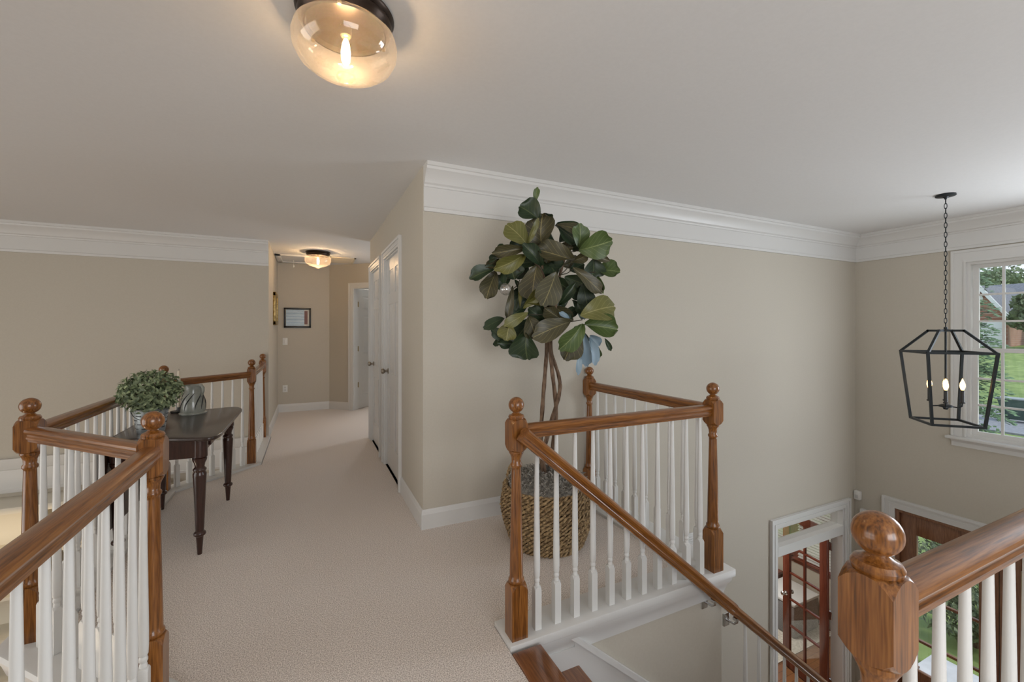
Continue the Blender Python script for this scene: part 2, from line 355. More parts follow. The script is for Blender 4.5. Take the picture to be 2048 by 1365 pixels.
# ---------------------------------------------------------------- doors
def casing(root, M0, w, h, cw=.078, t=.018, mat='trim'):
    mc = MB()
    mc.box(-cw, .006, -t, -.0005, 0, h).box(w-.006, w+cw, -t, -.0005, 0, h).box(-cw, w+cw, -t, -.0005, h, h+cw)
    for o, i_, tt in ((-cw-.003, -cw+.018, t+.009), (-cw+.045, -cw+.057, t+.004)):
        mc.box(o, i_, -tt, -.001, .001, h-i_).box(w-i_, w-o, -tt, -.001, .001, h-i_).box(o, w-o, -tt, -.001, h-i_, h-o)
    mc.box(-.003, .012, -.003, .12, 0, h-.012).box(w-.012, w+.003, -.003, .12, 0, h-.012).box(-.003, w+.003, -.003, .12, h-.012, h-.0015)
    return mc.build('casing', M[mat], root, M0)
def six_panel(w, h, th=.035):
    """slab with stile/rail grid; y=0 the face, opening towards -y"""
    f = MB(); g = .008
    f.box(.0005, w-.0005, g, th-g, .0005, h-.0005)
    st = .105*w/.76+.0; mid = .09
    rows = [(.22, .22+.55), (.22+.55+.14, h-.12-.23-.10), (h-.12-.23, h-.12)]
    xs = [(st, w/2-mid/2), (w/2+mid/2, w-st)]
    zc = [0]+[z for r in rows for z in r]+[h]
    for y0, y1 in ((0, g+.001), (th-g-.001, th)):
        f.box(0, st, y0, y1, 0, h).box(w-st, w, y0, y1, 0, h).box(xs[0][1], xs[1][0], y0, y1, 0, h)
        for k in range(0, len(zc), 2):
            for a_, b_ in xs: f.box(a_, b_, y0, y1, zc[k], zc[k+1])
    return f, [(a, b, c, d) for a, b in xs for c, d in rows]
def add_panels(root, M0, pans, th=.035):
    for a, b, c, d in pans:
        p = MB()
        for s in (0, 1):
            ya, yb = (.0085, .002) if s == 0 else (th-.0085, th-.002)
            i = .012; j = .04
            vs = [(a+i,ya,c+i),(b-i,ya,c+i),(b-i,ya,d-i),(a+i,ya,d-i),(a+j,yb,c+j),(b-j,yb,c+j),(b-j,yb,d-j),(a+j,yb,d-j)]
            p.add(vs, [(0,1,5,4),(1,2,6,5),(2,3,7,6),(3,0,4,7),(4,5,6,7)])
        p.build('panel', M['trim'], root, M0, smooth=0)
def knob(root, M0, x, z, side=-1, mat='nickel'):
    k = MB().lathe([(.028,0),(.028,.006),(.012,.010),(.011,.030),(.018,.036),(.027,.046),(.028,.056),(.022,.066),(.008,.070),(0,.070)], 18)
    return k.build('door_knob', M[mat], root, M0 @ T(x, 0, z) @ Matrix.Rotation(pi/2 if side < 0 else -pi/2, 4, 'X'))
def hinges(root, M0, x, h, mat='brass', zs_=(.2, .5, .87), y=-.006):
    for q in zs_: MB().lathe([(.007,-.045),(.007,.045)], 10, (x, y, h*q)).box(x-.014, x+.014, -.002, .003, h*q-.042, h*q+.042).build('hinge', M[mat], root, M0)
def closet_door(name, y0, y1, rec=.018):
    wd = y1-y0; M0 = T(XD, y1, 0) @ RZ(-pi/2)
    f, pans = six_panel(wd-.006, 2.028); Md = M0 @ T(.003, rec, .008)
    r = struct(f.build(name, M['trim'], None, Md, smooth=0))
    add_panels(r, Md, pans); knob(r, Md, .065, .925); hinges(r, Md, wd-.004, 2.03)
    casing(r, M0, wd, 2.04)
closet_door('door_1', *D1); closet_door('door_2', *D2)
# open bedroom door in the angled wall
M0 = MA @ T(.475, 0, 0); wd = .745
f, pans = six_panel(wd-.01, 2.028); Md = M0 @ T(.012, .118, .008) @ RZ(radians(86)) 
r = struct(f.build('door_3', M['trim'], None, Md, smooth=0)); add_panels(r, Md, pans)
knob(r, Md, wd-.07, .93); hinges(r, Md, .0, 2.03, 'brass', y=.0); casing(r, M0, wd, 2.04)

# French door with transom in the back wall (lower floor)
M0 = T(4.38, YP, ZL); wd = 1.22; hd = 2.03; ht = 2.335
mc = MB(); cw = .095
def big_casing(mc, wd, ht, cw):
    mc.box(-cw, .004, -.02, -.0005, 0, ht).box(wd-.004, wd+cw, -.02, -.0005, 0, ht).box(-cw, wd+cw, -.02, -.0005, ht, ht+cw)
    for o, i_, tt in ((-cw-.003, -cw+.022, .032), (-cw+.052, -cw+.066, .025)):
        mc.box(o, i_, -tt, -.001, .001, ht-i_).box(wd-i_, wd-o, -tt, -.001, .001, ht-i_).box(o, wd-o, -tt, -.001, ht-i_, ht-o)
big_casing(mc, wd, ht, cw)
mc.box(-.002, .02, -.003, .127, 0, ht-.02).box(wd-.02, wd+.002, -.003, .127, 0, ht-.02).box(-.002, wd+.002, -.003, .127, ht-.02, ht-.001).box(.02, wd-.02, -.012, .127, hd, hd+.10)
r = struct(mc.build('door_4', M['trim'], None, M0))
MB().box(.02, wd-.02, .05, .054, hd+.10, ht-.02).build('transom_pane', M['glass'], r, M0)
def french_leaf(root, Mx, w=.60, h=2.02, mat='cherry', cols=2, rows=5):
    st = .095; s = MB()
    s.box(0, st, 0, .04, 0, h).box(w-st, w, 0, .04, 0, h).box(st, w-st, 0, .04, 0, .21).box(st, w-st, 0, .04, h-.10, h)
    lf = s.build('door_leaf', M[mat], root, Mx, bevel=.004)
    x0, x1, z0, z1 = st, w-st, .21, h-.10
    for i in range(1, cols): x = x0+(x1-x0)*i/cols; MB().box(x-.011, x+.011, .006, .034, z0, z1).build('muntin', M[mat], lf, Mx)
    for i in range(1, rows): z = z0+(z1-z0)*i/rows; MB().box(x0, x1, .007, .033, z-.011, z+.011).build('muntin', M[mat], lf, Mx)
    MB().box(x0-.003, x1+.003, .018, .022, z0-.003, z1+.003).build('pane', M['glass'], lf, Mx)
    return lf
Mr = T(5.575, 3.0, ZL+.01) @ RZ(radians(180-100))     # hinged on the right jamb, swung into the office
lf = french_leaf(r, Mr)
for side in (-1, 1): 
    k = knob(lf, Mr @ T(0, .04 if side > 0 else 0, 0), .55, .95, side, 'chrome')
for q in (.2, 1.0, 1.82): MB().lathe([(.009,-.05),(.009,.05)], 10, (-.004, -.004, q)).box(-.03, .03, -.004, .004, q-.045, q+.045).build('hinge', M['chrome'], lf, Mr)
Ml = T(4.40, 3.0, ZL+.01) @ RZ(radians(100)); lf2 = french_leaf(r, Ml); knob(lf2, Ml, .55, .95, 1, 'chrome')

# front door (double, glazed)
M0 = MFront(DY[1]) @ T(0, 0, ZL); wd = DY[1]-DY[0]; hd = DZ-ZL
mc = MB(); cw = .105
big_casing(mc, wd, hd, cw)
r = struct(mc.build('door_5', M['trim'], None, M0))
MB().box(0, .035, -.004, .14, 0, hd).box(wd-.035, wd, -.004, .14, 0, hd).box(.035, wd-.035, -.004, .14, hd-.035, hd).build('door_frame', M['doorwood'], r, M0, bevel=.003)
for k in range(2):
    Mx = M0 @ T(.038+k*(wd/2-.037), .03, .012); lw = wd/2-.042; st = .135; s = MB(); h = hd-.052
    s.box(0, st, 0, .045, 0, h).box(lw-st, lw, 0, .045, 0, h).box(st, lw-st, 0, .045, 0, .74).box(st, lw-st, 0, .045, h-.20, h)
    lf = s.build('door_leaf', M['doorwood'], r, Mx, bevel=.004)
    for zz in (1.06, 1.54): MB().box(st, lw-st, .008, .037, zz-.012, zz+.012).build('muntin', M['doorwood'], lf, Mx)
    MB().box(st-.003, lw-st+.003, .02, .025, .737, h-.197).build('pane', M['glass'], lf, Mx)
    knob(lf, Mx, lw-.06 if k == 0 else .06, .95, -1, 'nickel')

# ================================================================= STAIRCASE
st = empty('staircase', (.87, 1.0, ZL), 'oak-treaded staircase with white risers descending to the foyer', 'staircase')
RISE, RUN = 3.05/16, .2256
MB().box(.757, .891, .425, 1.60, -.022, .006).build('landing_nosing', M['oaky'], st, bevel=.006)
for i in range(1, 16):
    x0 = .866+RUN*(i-1); z = -RISE*i
    MB().box(x0-.01, x0+RUN+.025, .41, 1.655, z-.028, z).build('tread', M['oaky'], st, bevel=.008)
for i in range(0, 16):
    x0 = .866+RUN*i
    MB().box(x0-.016, x0, .41, 1.655, -RISE*(i+1), -RISE*i-.022).build('riser', M['trim'], st, smooth=0)
xe = .866+RUN*15
mb = MB().extrude([(2.067, zs(2.067,-.02)),(xe, zs(xe,-.02)),(xe, ZL),(2.067, ZL)], 0, .03).xf(T(0,1.655,0) @ Matrix.Rotation(pi/2,4,'X'))
mb.build('stringer', M['trim'], st, smooth=0)

# ================================================================= BALUSTRADES
def sq_block(mb, hw, z0, z1, drop0, drop1, n=6, inner=.6):
    """square block whose ends are turned: the corners fall away in arcs"""
    per = []
    for s in range(4):
        for k in range(n):
            t = -1+2*k/n; p = [(t,-1),(1,t),(-t,1),(-1,-t)][s]; per.append(p)
    N = len(per)
    def fz(r): q = max(0, (r-1)/.4142); return q**1.25
    vs = []; fs = []
    rings = []
    for kk, top in ((inner,0),(.85,0),(1,0),(1,1),(.85,1),(inner,1)):
        ring = []
        for x, y in per:
            r = sqrt(x*x+y*y)*kk; d = fz(r)
            z = z1-drop1*d if top else z0+drop0*d
            ring.append(len(vs)); vs.append((x*hw*kk, y*hw*kk, z))
        rings.append(ring)
    for a, b in zip(rings[:-1], rings[1:]):
        for i in range(N): fs.append((a[i], a[(i+1) % N], b[(i+1) % N], b[i]))
    fs.append(tuple(reversed(rings[0]))); fs.append(tuple(rings[-1]))
    return mb.add(vs, fs)
nw = MB(); sq_block(nw, .037, 0, .250, 0, .026); 
nw.lathe([(.025,.245),(.031,.250),(.0345,.258),(.0345,.266),(.029,.274),(.0295,.29),(.0285,.34),(.0205,.735),(.0205,.745),(.0255,.751),(.0255,.760),(.0205,.767),(.0215,.785),(.027,.800),(.032,.809),(.032,.815),(.026,.822)], 24)
sq_block(nw, .037, .818, .955, .021, .022)
nw.lathe([(.024,.950),(.033,.955),(.035,.963),(.031,.971),(.021,.975),(.014,.981),(.013,.985)], 24)
NEWEL = nw.mesh('newel_post', M['oakz'], smooth=40)
FIN = MB().lathe([(0,-.034)]+[(.034*sin(pi*k/14), -.034*cos(pi*k/14)) for k in range(1,14)]+[(0,.034)], 24).mesh('finial', M['oakz'], smooth=60)
bl = MB(); sq_block(bl, .0157, 0, .207, 0, .014, n=3)
bl.lathe([(.0105,.200),(.0115,.215),(.0095,.222),(.0125,.228),(.0128,.236),(.0105,.243),(.0135,.25),(.0148,.28),(.0148,.34),(.0080,.872)], 14)
BALUS = bl.mesh('baluster', M['balw'], smooth=40)
RAILP = [(-.019,-.030),(.019,-.030),(.020,-.022),(.024,-.019),(.0245,-.012),(.021,-.006),(.022,.0),(.029,.006),(.0315,.013),(.0295,.021),(.023,.027),(.012,.0305),(0,.0315),(-.012,.0305),(-.023,.027),(-.0295,.021),(-.0315,.013),(-.029,.006),(-.022,.0),(-.021,-.006),(-.0245,-.012),(-.024,-.019),(-.020,-.022)]
ZR = .897; ZS = .0
def rail(parent, a, b, name='handrail', mat='oakx', trim0=.03, trim1=.03, prof=RAILP):
    a, b = Vector(a), Vector(b); d = b-a; Lh = sqrt(d.x**2+d.y**2); L = d.length
    ex = d.normalized(); ey = Vector((-d.y, d.x, 0)).normalized(); ez = ex.cross(ey)
    Mx = Matrix(((ex.x,ey.x,ez.x,a.x),(ex.y,ey.y,ez.y,a.y),(ex.z,ey.z,ez.z,a.z),(0,0,0,1)))
    n = len(prof); vs = [(x, p[0], p[1]) for x in (trim0, L-trim1) for p in prof]
    fs = [(i, (i+1) % n, n+(i+1) % n, n+i) for i in range(n)]+[tuple(reversed(range(n))), tuple(range(n, 2*n))]
    return MB().add(vs, fs).build(name, M[mat], parent, Mx, smooth=30)
def newel(parent, x, y, z=ZS, rz=0):
    Mx = T(x, y, z) @ RZ(rz); o = inst('newel_post', NEWEL, parent, Mx)
    inst('ball_finial', FIN, o, Mx @ T(0,0,1.013)); return o
def balusters(parent, a, b, n):
    a, b = Vector(a), Vector(b); ang = atan2(b.y-a.y, b.x-a.x)
    for i in range(1, n+1):
        p = a.lerp(b, i/(n+1)); inst('baluster', BALUS, parent, T(p.x, p.y, ZS) @ RZ(ang))
# landing balustrade round the plant corner
la = empty('balustrade', (.811,1.666,.02), 'oak and white balustrade enclosing the fig tree corner of the landing', 'railing')
A, B, Cn = (.811,1.672), (2.015,1.672), (2.015,2.825)
for p in (A, B, Cn): newel(la, *p)
rail(la, (*A,ZR), (*B,ZR)); rail(la, (*B,ZR), (*Cn,ZR))
balusters(la, (*A,0), (*B,0), 11); balusters(la, (*B,0), (*Cn,0), 10)
# overlook balustrade with the bay
lo = empty('balustrade', (-.5,1.93,.02), 'oak and white balustrade with angled bay around the dark wooden table', 'railing')
for k in range(1, 5): newel(lo, *LP[k], rz=(radians(0) if k in (2,3) else 0))
newel(lo, -.51, YL-.045)
for a, b, n in ((LP[1],LP[2],7),(LP[2],LP[3],17),(LP[3],LP[4],7),(LP[4],(-.51,YL-.045),10)):
    rail(lo, (*a,ZR), (*b,ZR)); balusters(lo, (*a,0), (*b,0), n)
rail(lo, (-.5,-3,ZR), (*LP[1],ZR), trim0=0); balusters(lo, (-.5,-1.93,0), (-.5,1.93,0), 38)
# balustrade on the near side of the stair
ld = empty('balustrade', (.816,.37,.02), 'oak and white balustrade on the near side of the stair opening', 'railing')
newel(ld, .816, .37); rail(ld, (.816,.37,ZR), (XF,.37,ZR), trim1=0); balusters(ld, (.816,.37,0), (5.82,.37,0), 48)
# stair handrail
lr = empty('stair_handrail', (.80,1.59,.9), 'sloping oak handrail running down the stair from the landing newel', 'railing')
YS = 1.588; x1 = 2.06; z_ = lambda x: .905+SL*(x-.80)
rail(lr, (.80,YS,z_(.80)), (x1,YS,z_(x1)), trim0=0, trim1=0)
P2 = [(p[0]*.86, p[1]*.86) for p in RAILP]
rail(lr, (x1-.02,YS,z_(x1)-.002+.017), (4.35,YS,z_(4.35)), trim0=0, trim1=0, prof=P2)
for x in (1.93, 2.10):
    z = z_(x)
    MB().tube([(x,YS,z-.03),(x,YS,z-.055),(x,YS+.02,z-.075),(x,YS+.065,z-.08)], .007, 8).box(x-.028, x+.028, YS-.012, YS+.012, z-.040, z-.028).lathe([(.03,-.004),(.03,.004)], 16, (0,0,0)).build('rail_bracket', M['chrome'], lr) if False else \
    MB().tube([(x,YS,z-.028),(x,YS,z-.055),(x,YS+.02,z-.075),(x,1.662,z-.08)], .007, 8).box(x-.022, x+.022, YS-.012, YS+.012, z-.042, z-.026).box(x-.022, x+.022, 1.652, 1.664, z-.115, z-.045).build('rail_bracket', M['chrome'], lr, bevel=.002)
for i in range(6, 16):
    for q in (.06, .172):
        x = .866+RUN*(i-1)+q; z0 = -RISE*i; hgt = z_(x)-.02-z0
        if x < 2.09: continue
        b = MB(); sq_block(b, .0157, 0, .207, 0, .014, n=2)
        b.lathe([(.0105,.200),(.0115,.215),(.0095,.222),(.0128,.236),(.0105,.243),(.0148,.28),(.0148,.34),(.0080,hgt)], 10)
        b.build('baluster', M['balw'], lr, T(x,YS,z0))

# ================================================================= TABLE
tb = empty('drop_leaf_table', (-.79,3.57,0), 'dark walnut drop leaf table with turned legs in the overlook bay', 'table')
TZ = .712
def rounded(pts, r, n=6):
    out = []
    N = len(pts)
    for i in range(N):
        p = Vector(pts[i]); a = (Vector(pts[i-1])-p).normalized(); b = (Vector(pts[(i+1) % N])-p).normalized()
        rr = r[i] if isinstance(r, (list, tuple)) else r
        for k in range(n+1):
            t = k/n; out.append(tuple((p+a*rr*(1-t)**2+b*rr*t**2)))
    return out
top = rounded([(-1.03,3.20),(-.50,3.00),(-.475,3.12),(-.475,4.02),(-.53,4.15),(-1.03,4.05)], [.02,.062,.055,.05,.06,.02])
mbt = MB().extrude(top, TZ-.022, TZ); mbt.build('table_top', M['mahx'], tb, bevel=.006, seg=3)
MB().box(-1.047, -1.028, 3.12, 4.10, .185, TZ-.004).build('drop_leaf', M['mahx'], tb, bevel=.004)
legs = [(-.586,3.115),(-.572,4.01),(-.985,4.01),(-.985,3.19)]
LEG = MB().lathe([(0,0),(.011,0),(.012,.004),(.0185,.10),(.020,.108),(.030,.116),(.032,.124),(.030,.132),(.021,.140),(.022,.16),(.034,.47),(.0345,.482),(.030,.490),(.030,.498),(.034,.503),(.034,.510),(.024,.522),(.028,.545),(.036,.562),(.0375,.575),(.028,.583)], 20)
LEG.lathe([(.028,.578),(.040,.583),(.040,TZ-.02)], 20)
LEGM = LEG.mesh('leg', M['mahz'], smooth=40)
for p in legs: inst('leg', LEGM, tb, T(*p, 0))
MB().box(-.594, -.578, 3.14, 3.99, .585, TZ-.021).build('apron', M['mahz'], tb, bevel=.002)
MB().box(-1.0, -.985, 3.20, 4.0, .585, TZ-.021).build('apron', M['mahz'], tb, bevel=.002)
MB().sweep([(-.985,3.20),(-.80,3.10),(-.60,3.085)], [(-.012,.585),(.006,.585),(.006,TZ-.021),(-.012,TZ-.021)]).build('apron', M['mahz'], tb)
MB().box(-.97, -.59, 4.0, 4.016, .585, TZ-.021).build('apron', M['mahz'], tb, bevel=.002)
dr = MB().box(-.579, -.566, 3.33, 3.80, .598, TZ-.032).build('drawer', M['mahz'], tb, bevel=.003)

# ---------------------------------------------------------------- things on the table
def galv():
    m, nt, b = newmat('galvanised_tin'); setp(b, None, .42, .7); noisemix(nt, b, (.30,.33,.34), (.52,.56,.57), 26, detail=3, pos=(.3,.7)); return m
M['tin'] = galv(); M['slot'] = plain('dark_slot', (.015,.015,.015), .8); M['soil'] = noisy('soil', (.02,.014,.01), (.05,.035,.025), 60, .9)
random.seed(4)
PX_, PY_ = -.875, 3.34
pp = empty('potted_boxwood', (PX_,PY_,TZ), 'small green bushy plant in a slotted galvanised tin pail', 'plant')
pot = MB().lathe([(0,0),(.066,0),(.068,.004),(.0865,.135),(.090,.138),(.092,.145),(.088,.148),(.083,.145),(.065,.02),(0,.02)], 32).build('tin_pail', M['tin'], pp, T(PX_,PY_,TZ))
for z in (.03, .058, .082, .108):
    r = .0665+.019*z/.135+.0012
    for k in range(9):
        a0 = 2*pi*(k+(.5 if z in (.03,.082) else 0))/9
        pts = [(PX_+r*cos(a0+q*.05), PY_+r*sin(a0+q*.05), TZ+z) for q in range(-4, 5)]
        MB().tube(pts, .0022, 5).build('slot', M['slot'], pot)
MB().tube([(PX_+.096*cos(a), PY_+.096*sin(a), TZ+.14-.05*sin(q)) for a, q in [(3.6+t*.16, pi*t/12) for t in range(13)]], .002, 6).build('wire_handle', M['iron'], pot)
MB().lathe([(0,.125),(.082,.125),(.06,.135),(0,.14)], 20).build('soil', M['soil'], pp, T(PX_,PY_,TZ))
def leafmat(name, c1, c2, rough=.5):
    return noisy(name, c1, c2, 35, rough, detail=1)
M['box1'] = leafmat('boxwood_leaf', (.085,.12,.06), (.30,.36,.19)); M['stem'] = plain('stem', (.06,.05,.03), .8)
fo = MB(); cz = TZ+.245
for i in range(1500):
    a = random.uniform(0, 2*pi); cphi = random.uniform(-.92, 1); sp = sqrt(1-cphi*cphi); rr = random.uniform(.66, 1.12)**.8
    p = Vector((PX_+.148*rr*sp*cos(a), PY_+.148*rr*sp*sin(a), cz+.125*rr*cphi))
    n = (p-Vector((PX_,PY_,cz-.08))).normalized(); n = (n+Vector((random.uniform(-1,1),random.uniform(-1,1),random.uniform(-1,1)))*.8).normalized()
    t = n.orthogonal().normalized(); t = Matrix.Rotation(random.uniform(0,6.28), 3, n) @ t; b_ = n.cross(t); L = random.uniform(.013,.024); wv = L*.45
    fo.add([p-t*L, p+b_*wv+n*.002, p+t*L, p-b_*wv+n*.002], [(0,1,2),(0,2,3)])
tag(fo.build('foliage', M['box1'], pp, smooth=0), kind='stuff')
sm = MB()
for i in range(40):
    a = random.uniform(0,2*pi); r = random.uniform(.03,.11); sm.tube([(PX_,PY_,TZ+.12),(PX_+r*.5*cos(a),PY_+r*.5*sin(a),TZ+.2),(PX_+r*cos(a),PY_+r*sin(a),cz+random.uniform(-.05,.08))], .0018, 4)
tag(sm.build('stems', M['stem'], pp, smooth=0), kind='stuff')
# stoneware jug with dark swirls
JX, JY = -.78, 3.93
def ceramic():
    m, nt, b = newmat('stoneware_glaze'); setp(b, None, .25); noisemix(nt, b, (.22,.235,.205), (.33,.34,.30), 14, detail=3); b.inputs['Coat Weight'].default_value = .4; return m
M['cer'] = ceramic(); M['swirl'] = plain('dark_swirl', (.012,.013,.016), .4)
jg = empty('stoneware_jug', (JX,JY,TZ), 'grey-green stoneware jug with dark swirls on a round foot plate', 'jug')
jp = [(0,0),(.104,0),(.108,.006),(.104,.012),(.094,.016),(.096,.03),(.094,.07),(.082,.12),(.070,.165),(.068,.195),(.073,.212),(.070,.214),(.064,.20),(.066,.165),(.088,.07),(.088,.03),(0,.025)]
jp = [(r*.82, z) for r, z in jp]; jb = MB().lathe(jp, 36).build('jug_body', M['cer'], jg, T(JX,JY,TZ), smooth=60)
def jr(z):
    pr = jp[5:11]
    for (r0,z0),(r1,z1) in zip(pr[:-1],pr[1:]):
        if z0 <= z <= z1: return r0+(r1-r0)*(z-z0)/(z1-z0)
    return pr[-1][0]
for k in range(9):
    a0 = k*2*pi/9; pts = []; rs = []
    for q in range(11):
        t = q/10; z = .035+.125*t; r = jr(z)+.001; a = a0+.9*t*t+(.15 if k % 2 else 0); pts.append((JX+r*cos(a), JY+r*sin(a), TZ+z)); rs.append(.0008+.0032*sin(pi*t))
    MB().tube(pts, rs, 6).build('swirl', M['swirl'], jb)
ah = -TH-.1
MB().tube([(JX+(.055+d)*cos(ah), JY+(.055+d)*sin(ah), TZ+z) for d, z in ((0,.205),(.014,.208),(.026,.195),(.027,.17),(.018,.145),(.008,.13))], [.009,.010,.010,.009,.008,.007], 10).build('jug_handle', M['cer'], jb)
# candles
M['wax'] = plain('ivory_wax', (.70,.64,.52), .5, **{'Subsurface Weight': .2}); M['pewter'] = plain('dark_pewter', (.08,.085,.085), .4, .7)
for cx_, cy_, top_, lb in ((-.99,3.87,.30,'ivory taper candle on a dark pewter dish behind the tin pail'), (-.895,4.06,.315,'ivory taper candle on a dark pewter dish beside the jug')):
    c = empty('candlestick', (cx_,cy_,TZ), lb, 'candle', 'taper candles on the table')
    MB().lathe([(0,0),(.05,0),(.056,.006),(.052,.008),(.02,.006),(.013,.02),(.011,.03),(.0115,.035),(.0105,.035),(0,.03)], 24).build('candle_dish', M['pewter'], c, T(cx_,cy_,TZ))
    wx = MB().lathe([(.0105,.02),(.0095,top_-.01),(.006,top_),(0,top_+.001)], 14).build('taper', M['wax'], c, T(cx_,cy_,TZ))
    MB().tube([(cx_,cy_,TZ+top_),(cx_+.001,cy_,TZ+top_+.012)], .0012, 5).build('wick', M['slot'], wx)

# ================================================================= FIG TREE AND BASKET
BX, BY = 1.375, 2.385
M['grass1'] = noisy('seagrass', (.12,.07,.03), (.46,.32,.16), 60, .75, detail=3, bump=.3, bdist=.002)
bk = empty('woven_basket', (BX,BY,0), 'large round woven seagrass basket with two loop handles on the carpet', 'basket')
def br(z): t = z/.37; return .215+.075*sin(min(1, t*1.25)*pi/2)-.025*max(0, t-.6)/.4
rows = 12
wv = MB()
for j in range(rows):
    z = .018+j*.0305; R = br(z)
    for s in range(3):
        n = 96; pts = []
        for i in range(n):
            a = 2*pi*i/n; ph = 17*a+s*2*pi/3+j*1.7
            pts.append(((R+.010*cos(ph)+random.uniform(-.003,.003))*cos(a), (R+.010*cos(ph))*sin(a), z+.014*sin(ph)+random.uniform(-.0025,.0025)))
        wv.tube(pts, .0078, 5, closed=True)
tag(wv.build('weave', M['grass1'], bk, T(BX,BY,0), smooth=60), kind='stuff')
MB().lathe([(0,.004),(.20,.004)]+[(br(z/100)-.008, z/100) for z in range(2, 37, 4)]+[(br(.36)-.02,.36),(.19,.02),(0,.02)], 40).build('basket_lining', plain('basket_dark', (.06,.035,.016), .9), bk, T(BX,BY,0))
for a in (radians(115), radians(-67)):
    c0, s0 = cos(a), sin(a); pts = []; R = br(.36)
    for k in range(40):
        t = k/39; x = -.075*cos(pi*t); z = .345+.095*sin(pi*t)
        wob = .004*sin(k*2.2)
        pts.append((BX+(R+wob)*c0-x*s0, BY+(R+wob)*s0+x*c0, z))
    MB().tube(pts, [.0105+.0025*(k % 2) for k in range(40)], 8).build('loop_handle', M['grass1'], bk, smooth=60)

fg = empty('fiddle_leaf_fig', (BX,BY,.05), 'tall artificial fiddle leaf fig with twisted stems in the woven basket', 'plant')
M['bark'] = noisy('fig_bark', (.075,.042,.024), (.21,.135,.085), 55, .85, mscale=(1,1,.3), detail=4, bump=.5, bdist=.004)
M['moss'] = noisy('grey_moss', (.16,.15,.13), (.40,.38,.34), 40, .95, detail=3)
DF = BX*S_+BY*C_
def fp(u, v, d=0): return at(u, v, DF+d)
def smooth_path(pts, n=6):
    P = [Vector(p) for p in pts]; out = []
    for i in range(len(P)-1):
        p0, p1, p2, p3 = P[max(0,i-1)], P[i], P[i+1], P[min(len(P)-1,i+2)]
        for k in range(n):
            t = k/n; out.append(.5*((2*p1)+(p2-p0)*t+(2*p0-5*p1+4*p2-p3)*t*t+(3*p1-p0-3*p2+p3)*t**3))
    out.append(P[-1]); return out
trunks = [[(1088,975,0),(1082,880,-.02),(1086,800,-.03),(1092,720,-.01),(1094,660,0),(1090,600,0),(1083,520,0)],
          [(1092,975,.02),(1105,900,.05),(1112,820,.02),(1104,740,-.02),(1100,690,-.01),(1110,620,.02),(1120,550,.04),(1135,500,.05)],
          [(1096,975,-.02),(1086,920,-.04),(1098,860,-.05),(1118,790,.0),(1118,755,.03),(1102,700,.03),(1104,640,.02),(1090,560,-.03),(1060,510,-.05)]]
for tpts in trunks:
    pth = smooth_path([fp(*p) for p in tpts]); n = len(pth)
    MB().tube(pth, [(.0155-.007*i/n)*(1+.10*sin(i*1.9)) for i in range(n)], 9).build('trunk', M['bark'], fg, smooth=60)
ms = MB()
prof = [(0,.43),(.05,.428),(.12,.412),(.19,.39),(.245,.36),(.235,.33)]
ms.lathe(prof, 30, (BX,BY,0))
for i in range(2600):
    a = random.uniform(0,2*pi); r = .245*sqrt(random.random()); z = .425-1.0*r*r+.008
    p = Vector((BX+r*cos(a), BY+r*sin(a), z+random.uniform(-.01,.02))); d = Vector((random.uniform(-1,1),random.uniform(-1,1),random.uniform(-.2,.8))).normalized()*random.uniform(.014,.035)
    q = d.orthogonal().normalized()*.0022; ms.add([p-q, p+q, p+d*.6+q+Vector((0,0,.006)), p+d], [(0,1,2,3)])
tag(ms.build('moss', M['moss'], fg, smooth=0), kind='stuff')
def figmat(name, c1, c2, vein):
    m, nt, b = newmat(name); setp(b, None, .42); L = nt.links.new
    uv = nt.nodes.new('ShaderNodeUVMap'); sp = nt.nodes.new('ShaderNodeSeparateXYZ'); L(uv.outputs[0], sp.inputs[0])
    def mth(op, a, b_=None, **k):
        n = nt.nodes.new('ShaderNodeMath'); n.operation = op
        for i, q in enumerate((a, b_)):
            if q is None: continue
            if isinstance(q, (int, float)): n.inputs[i].default_value = q
            else: L(q, n.inputs[i])
        return n.outputs[0]
    au = mth('ABSOLUTE', mth('SUBTRACT', sp.outputs['X'], .5))
    midr = mth('LESS_THAN', au, .018)
    fr = mth('FRACT', mth('MULTIPLY', mth('SUBTRACT', sp.outputs['Y'], mth('MULTIPLY', au, .9)), 5.5))
    sv = mth('LESS_THAN', fr, .075)
    vein_f = mth('MULTIPLY', mth('MAXIMUM', midr, mth('MULTIPLY', sv, .6)), .8)
    no = nt.nodes.new('ShaderNodeTexNoise'); no.inputs['Scale'].default_value = 9; tcn = nt.nodes.new('ShaderNodeTexCoord'); L(tcn.outputs['Object'], no.inputs[0])
    mx = nt.nodes.new('ShaderNodeMix'); mx.data_type = 'RGBA'; mx.inputs[6].default_value = (*c1,1); mx.inputs[7].default_value = (*c2,1); L(no.outputs['Fac'], mx.inputs[0])
    m2 = nt.nodes.new('ShaderNodeMix'); m2.data_type = 'RGBA'; m2.inputs[7].default_value = (*vein,1); L(mx.outputs[2], m2.inputs[6]); L(vein_f, m2.inputs[0]); L(m2.outputs[2], b.inputs['Base Color'])
    return m
FM = [figmat('fig_leaf_dark', (.008,.020,.009), (.032,.058,.022), (.10,.13,.05)),
      figmat('fig_leaf_brown', (.032,.030,.013), (.085,.076,.034), (.26,.22,.09)),
      figmat('fig_leaf_olive', (.075,.078,.016), (.17,.165,.04), (.32,.30,.12)),
      figmat('fig_leaf_green', (.035,.070,.018), (.11,.155,.045), (.25,.30,.12)),
      figmat('fig_leaf_window_sheen', (.20,.29,.36), (.36,.47,.55), (.30,.38,.42))]  # pale blue of the last one puts window sheen into the leaf colour
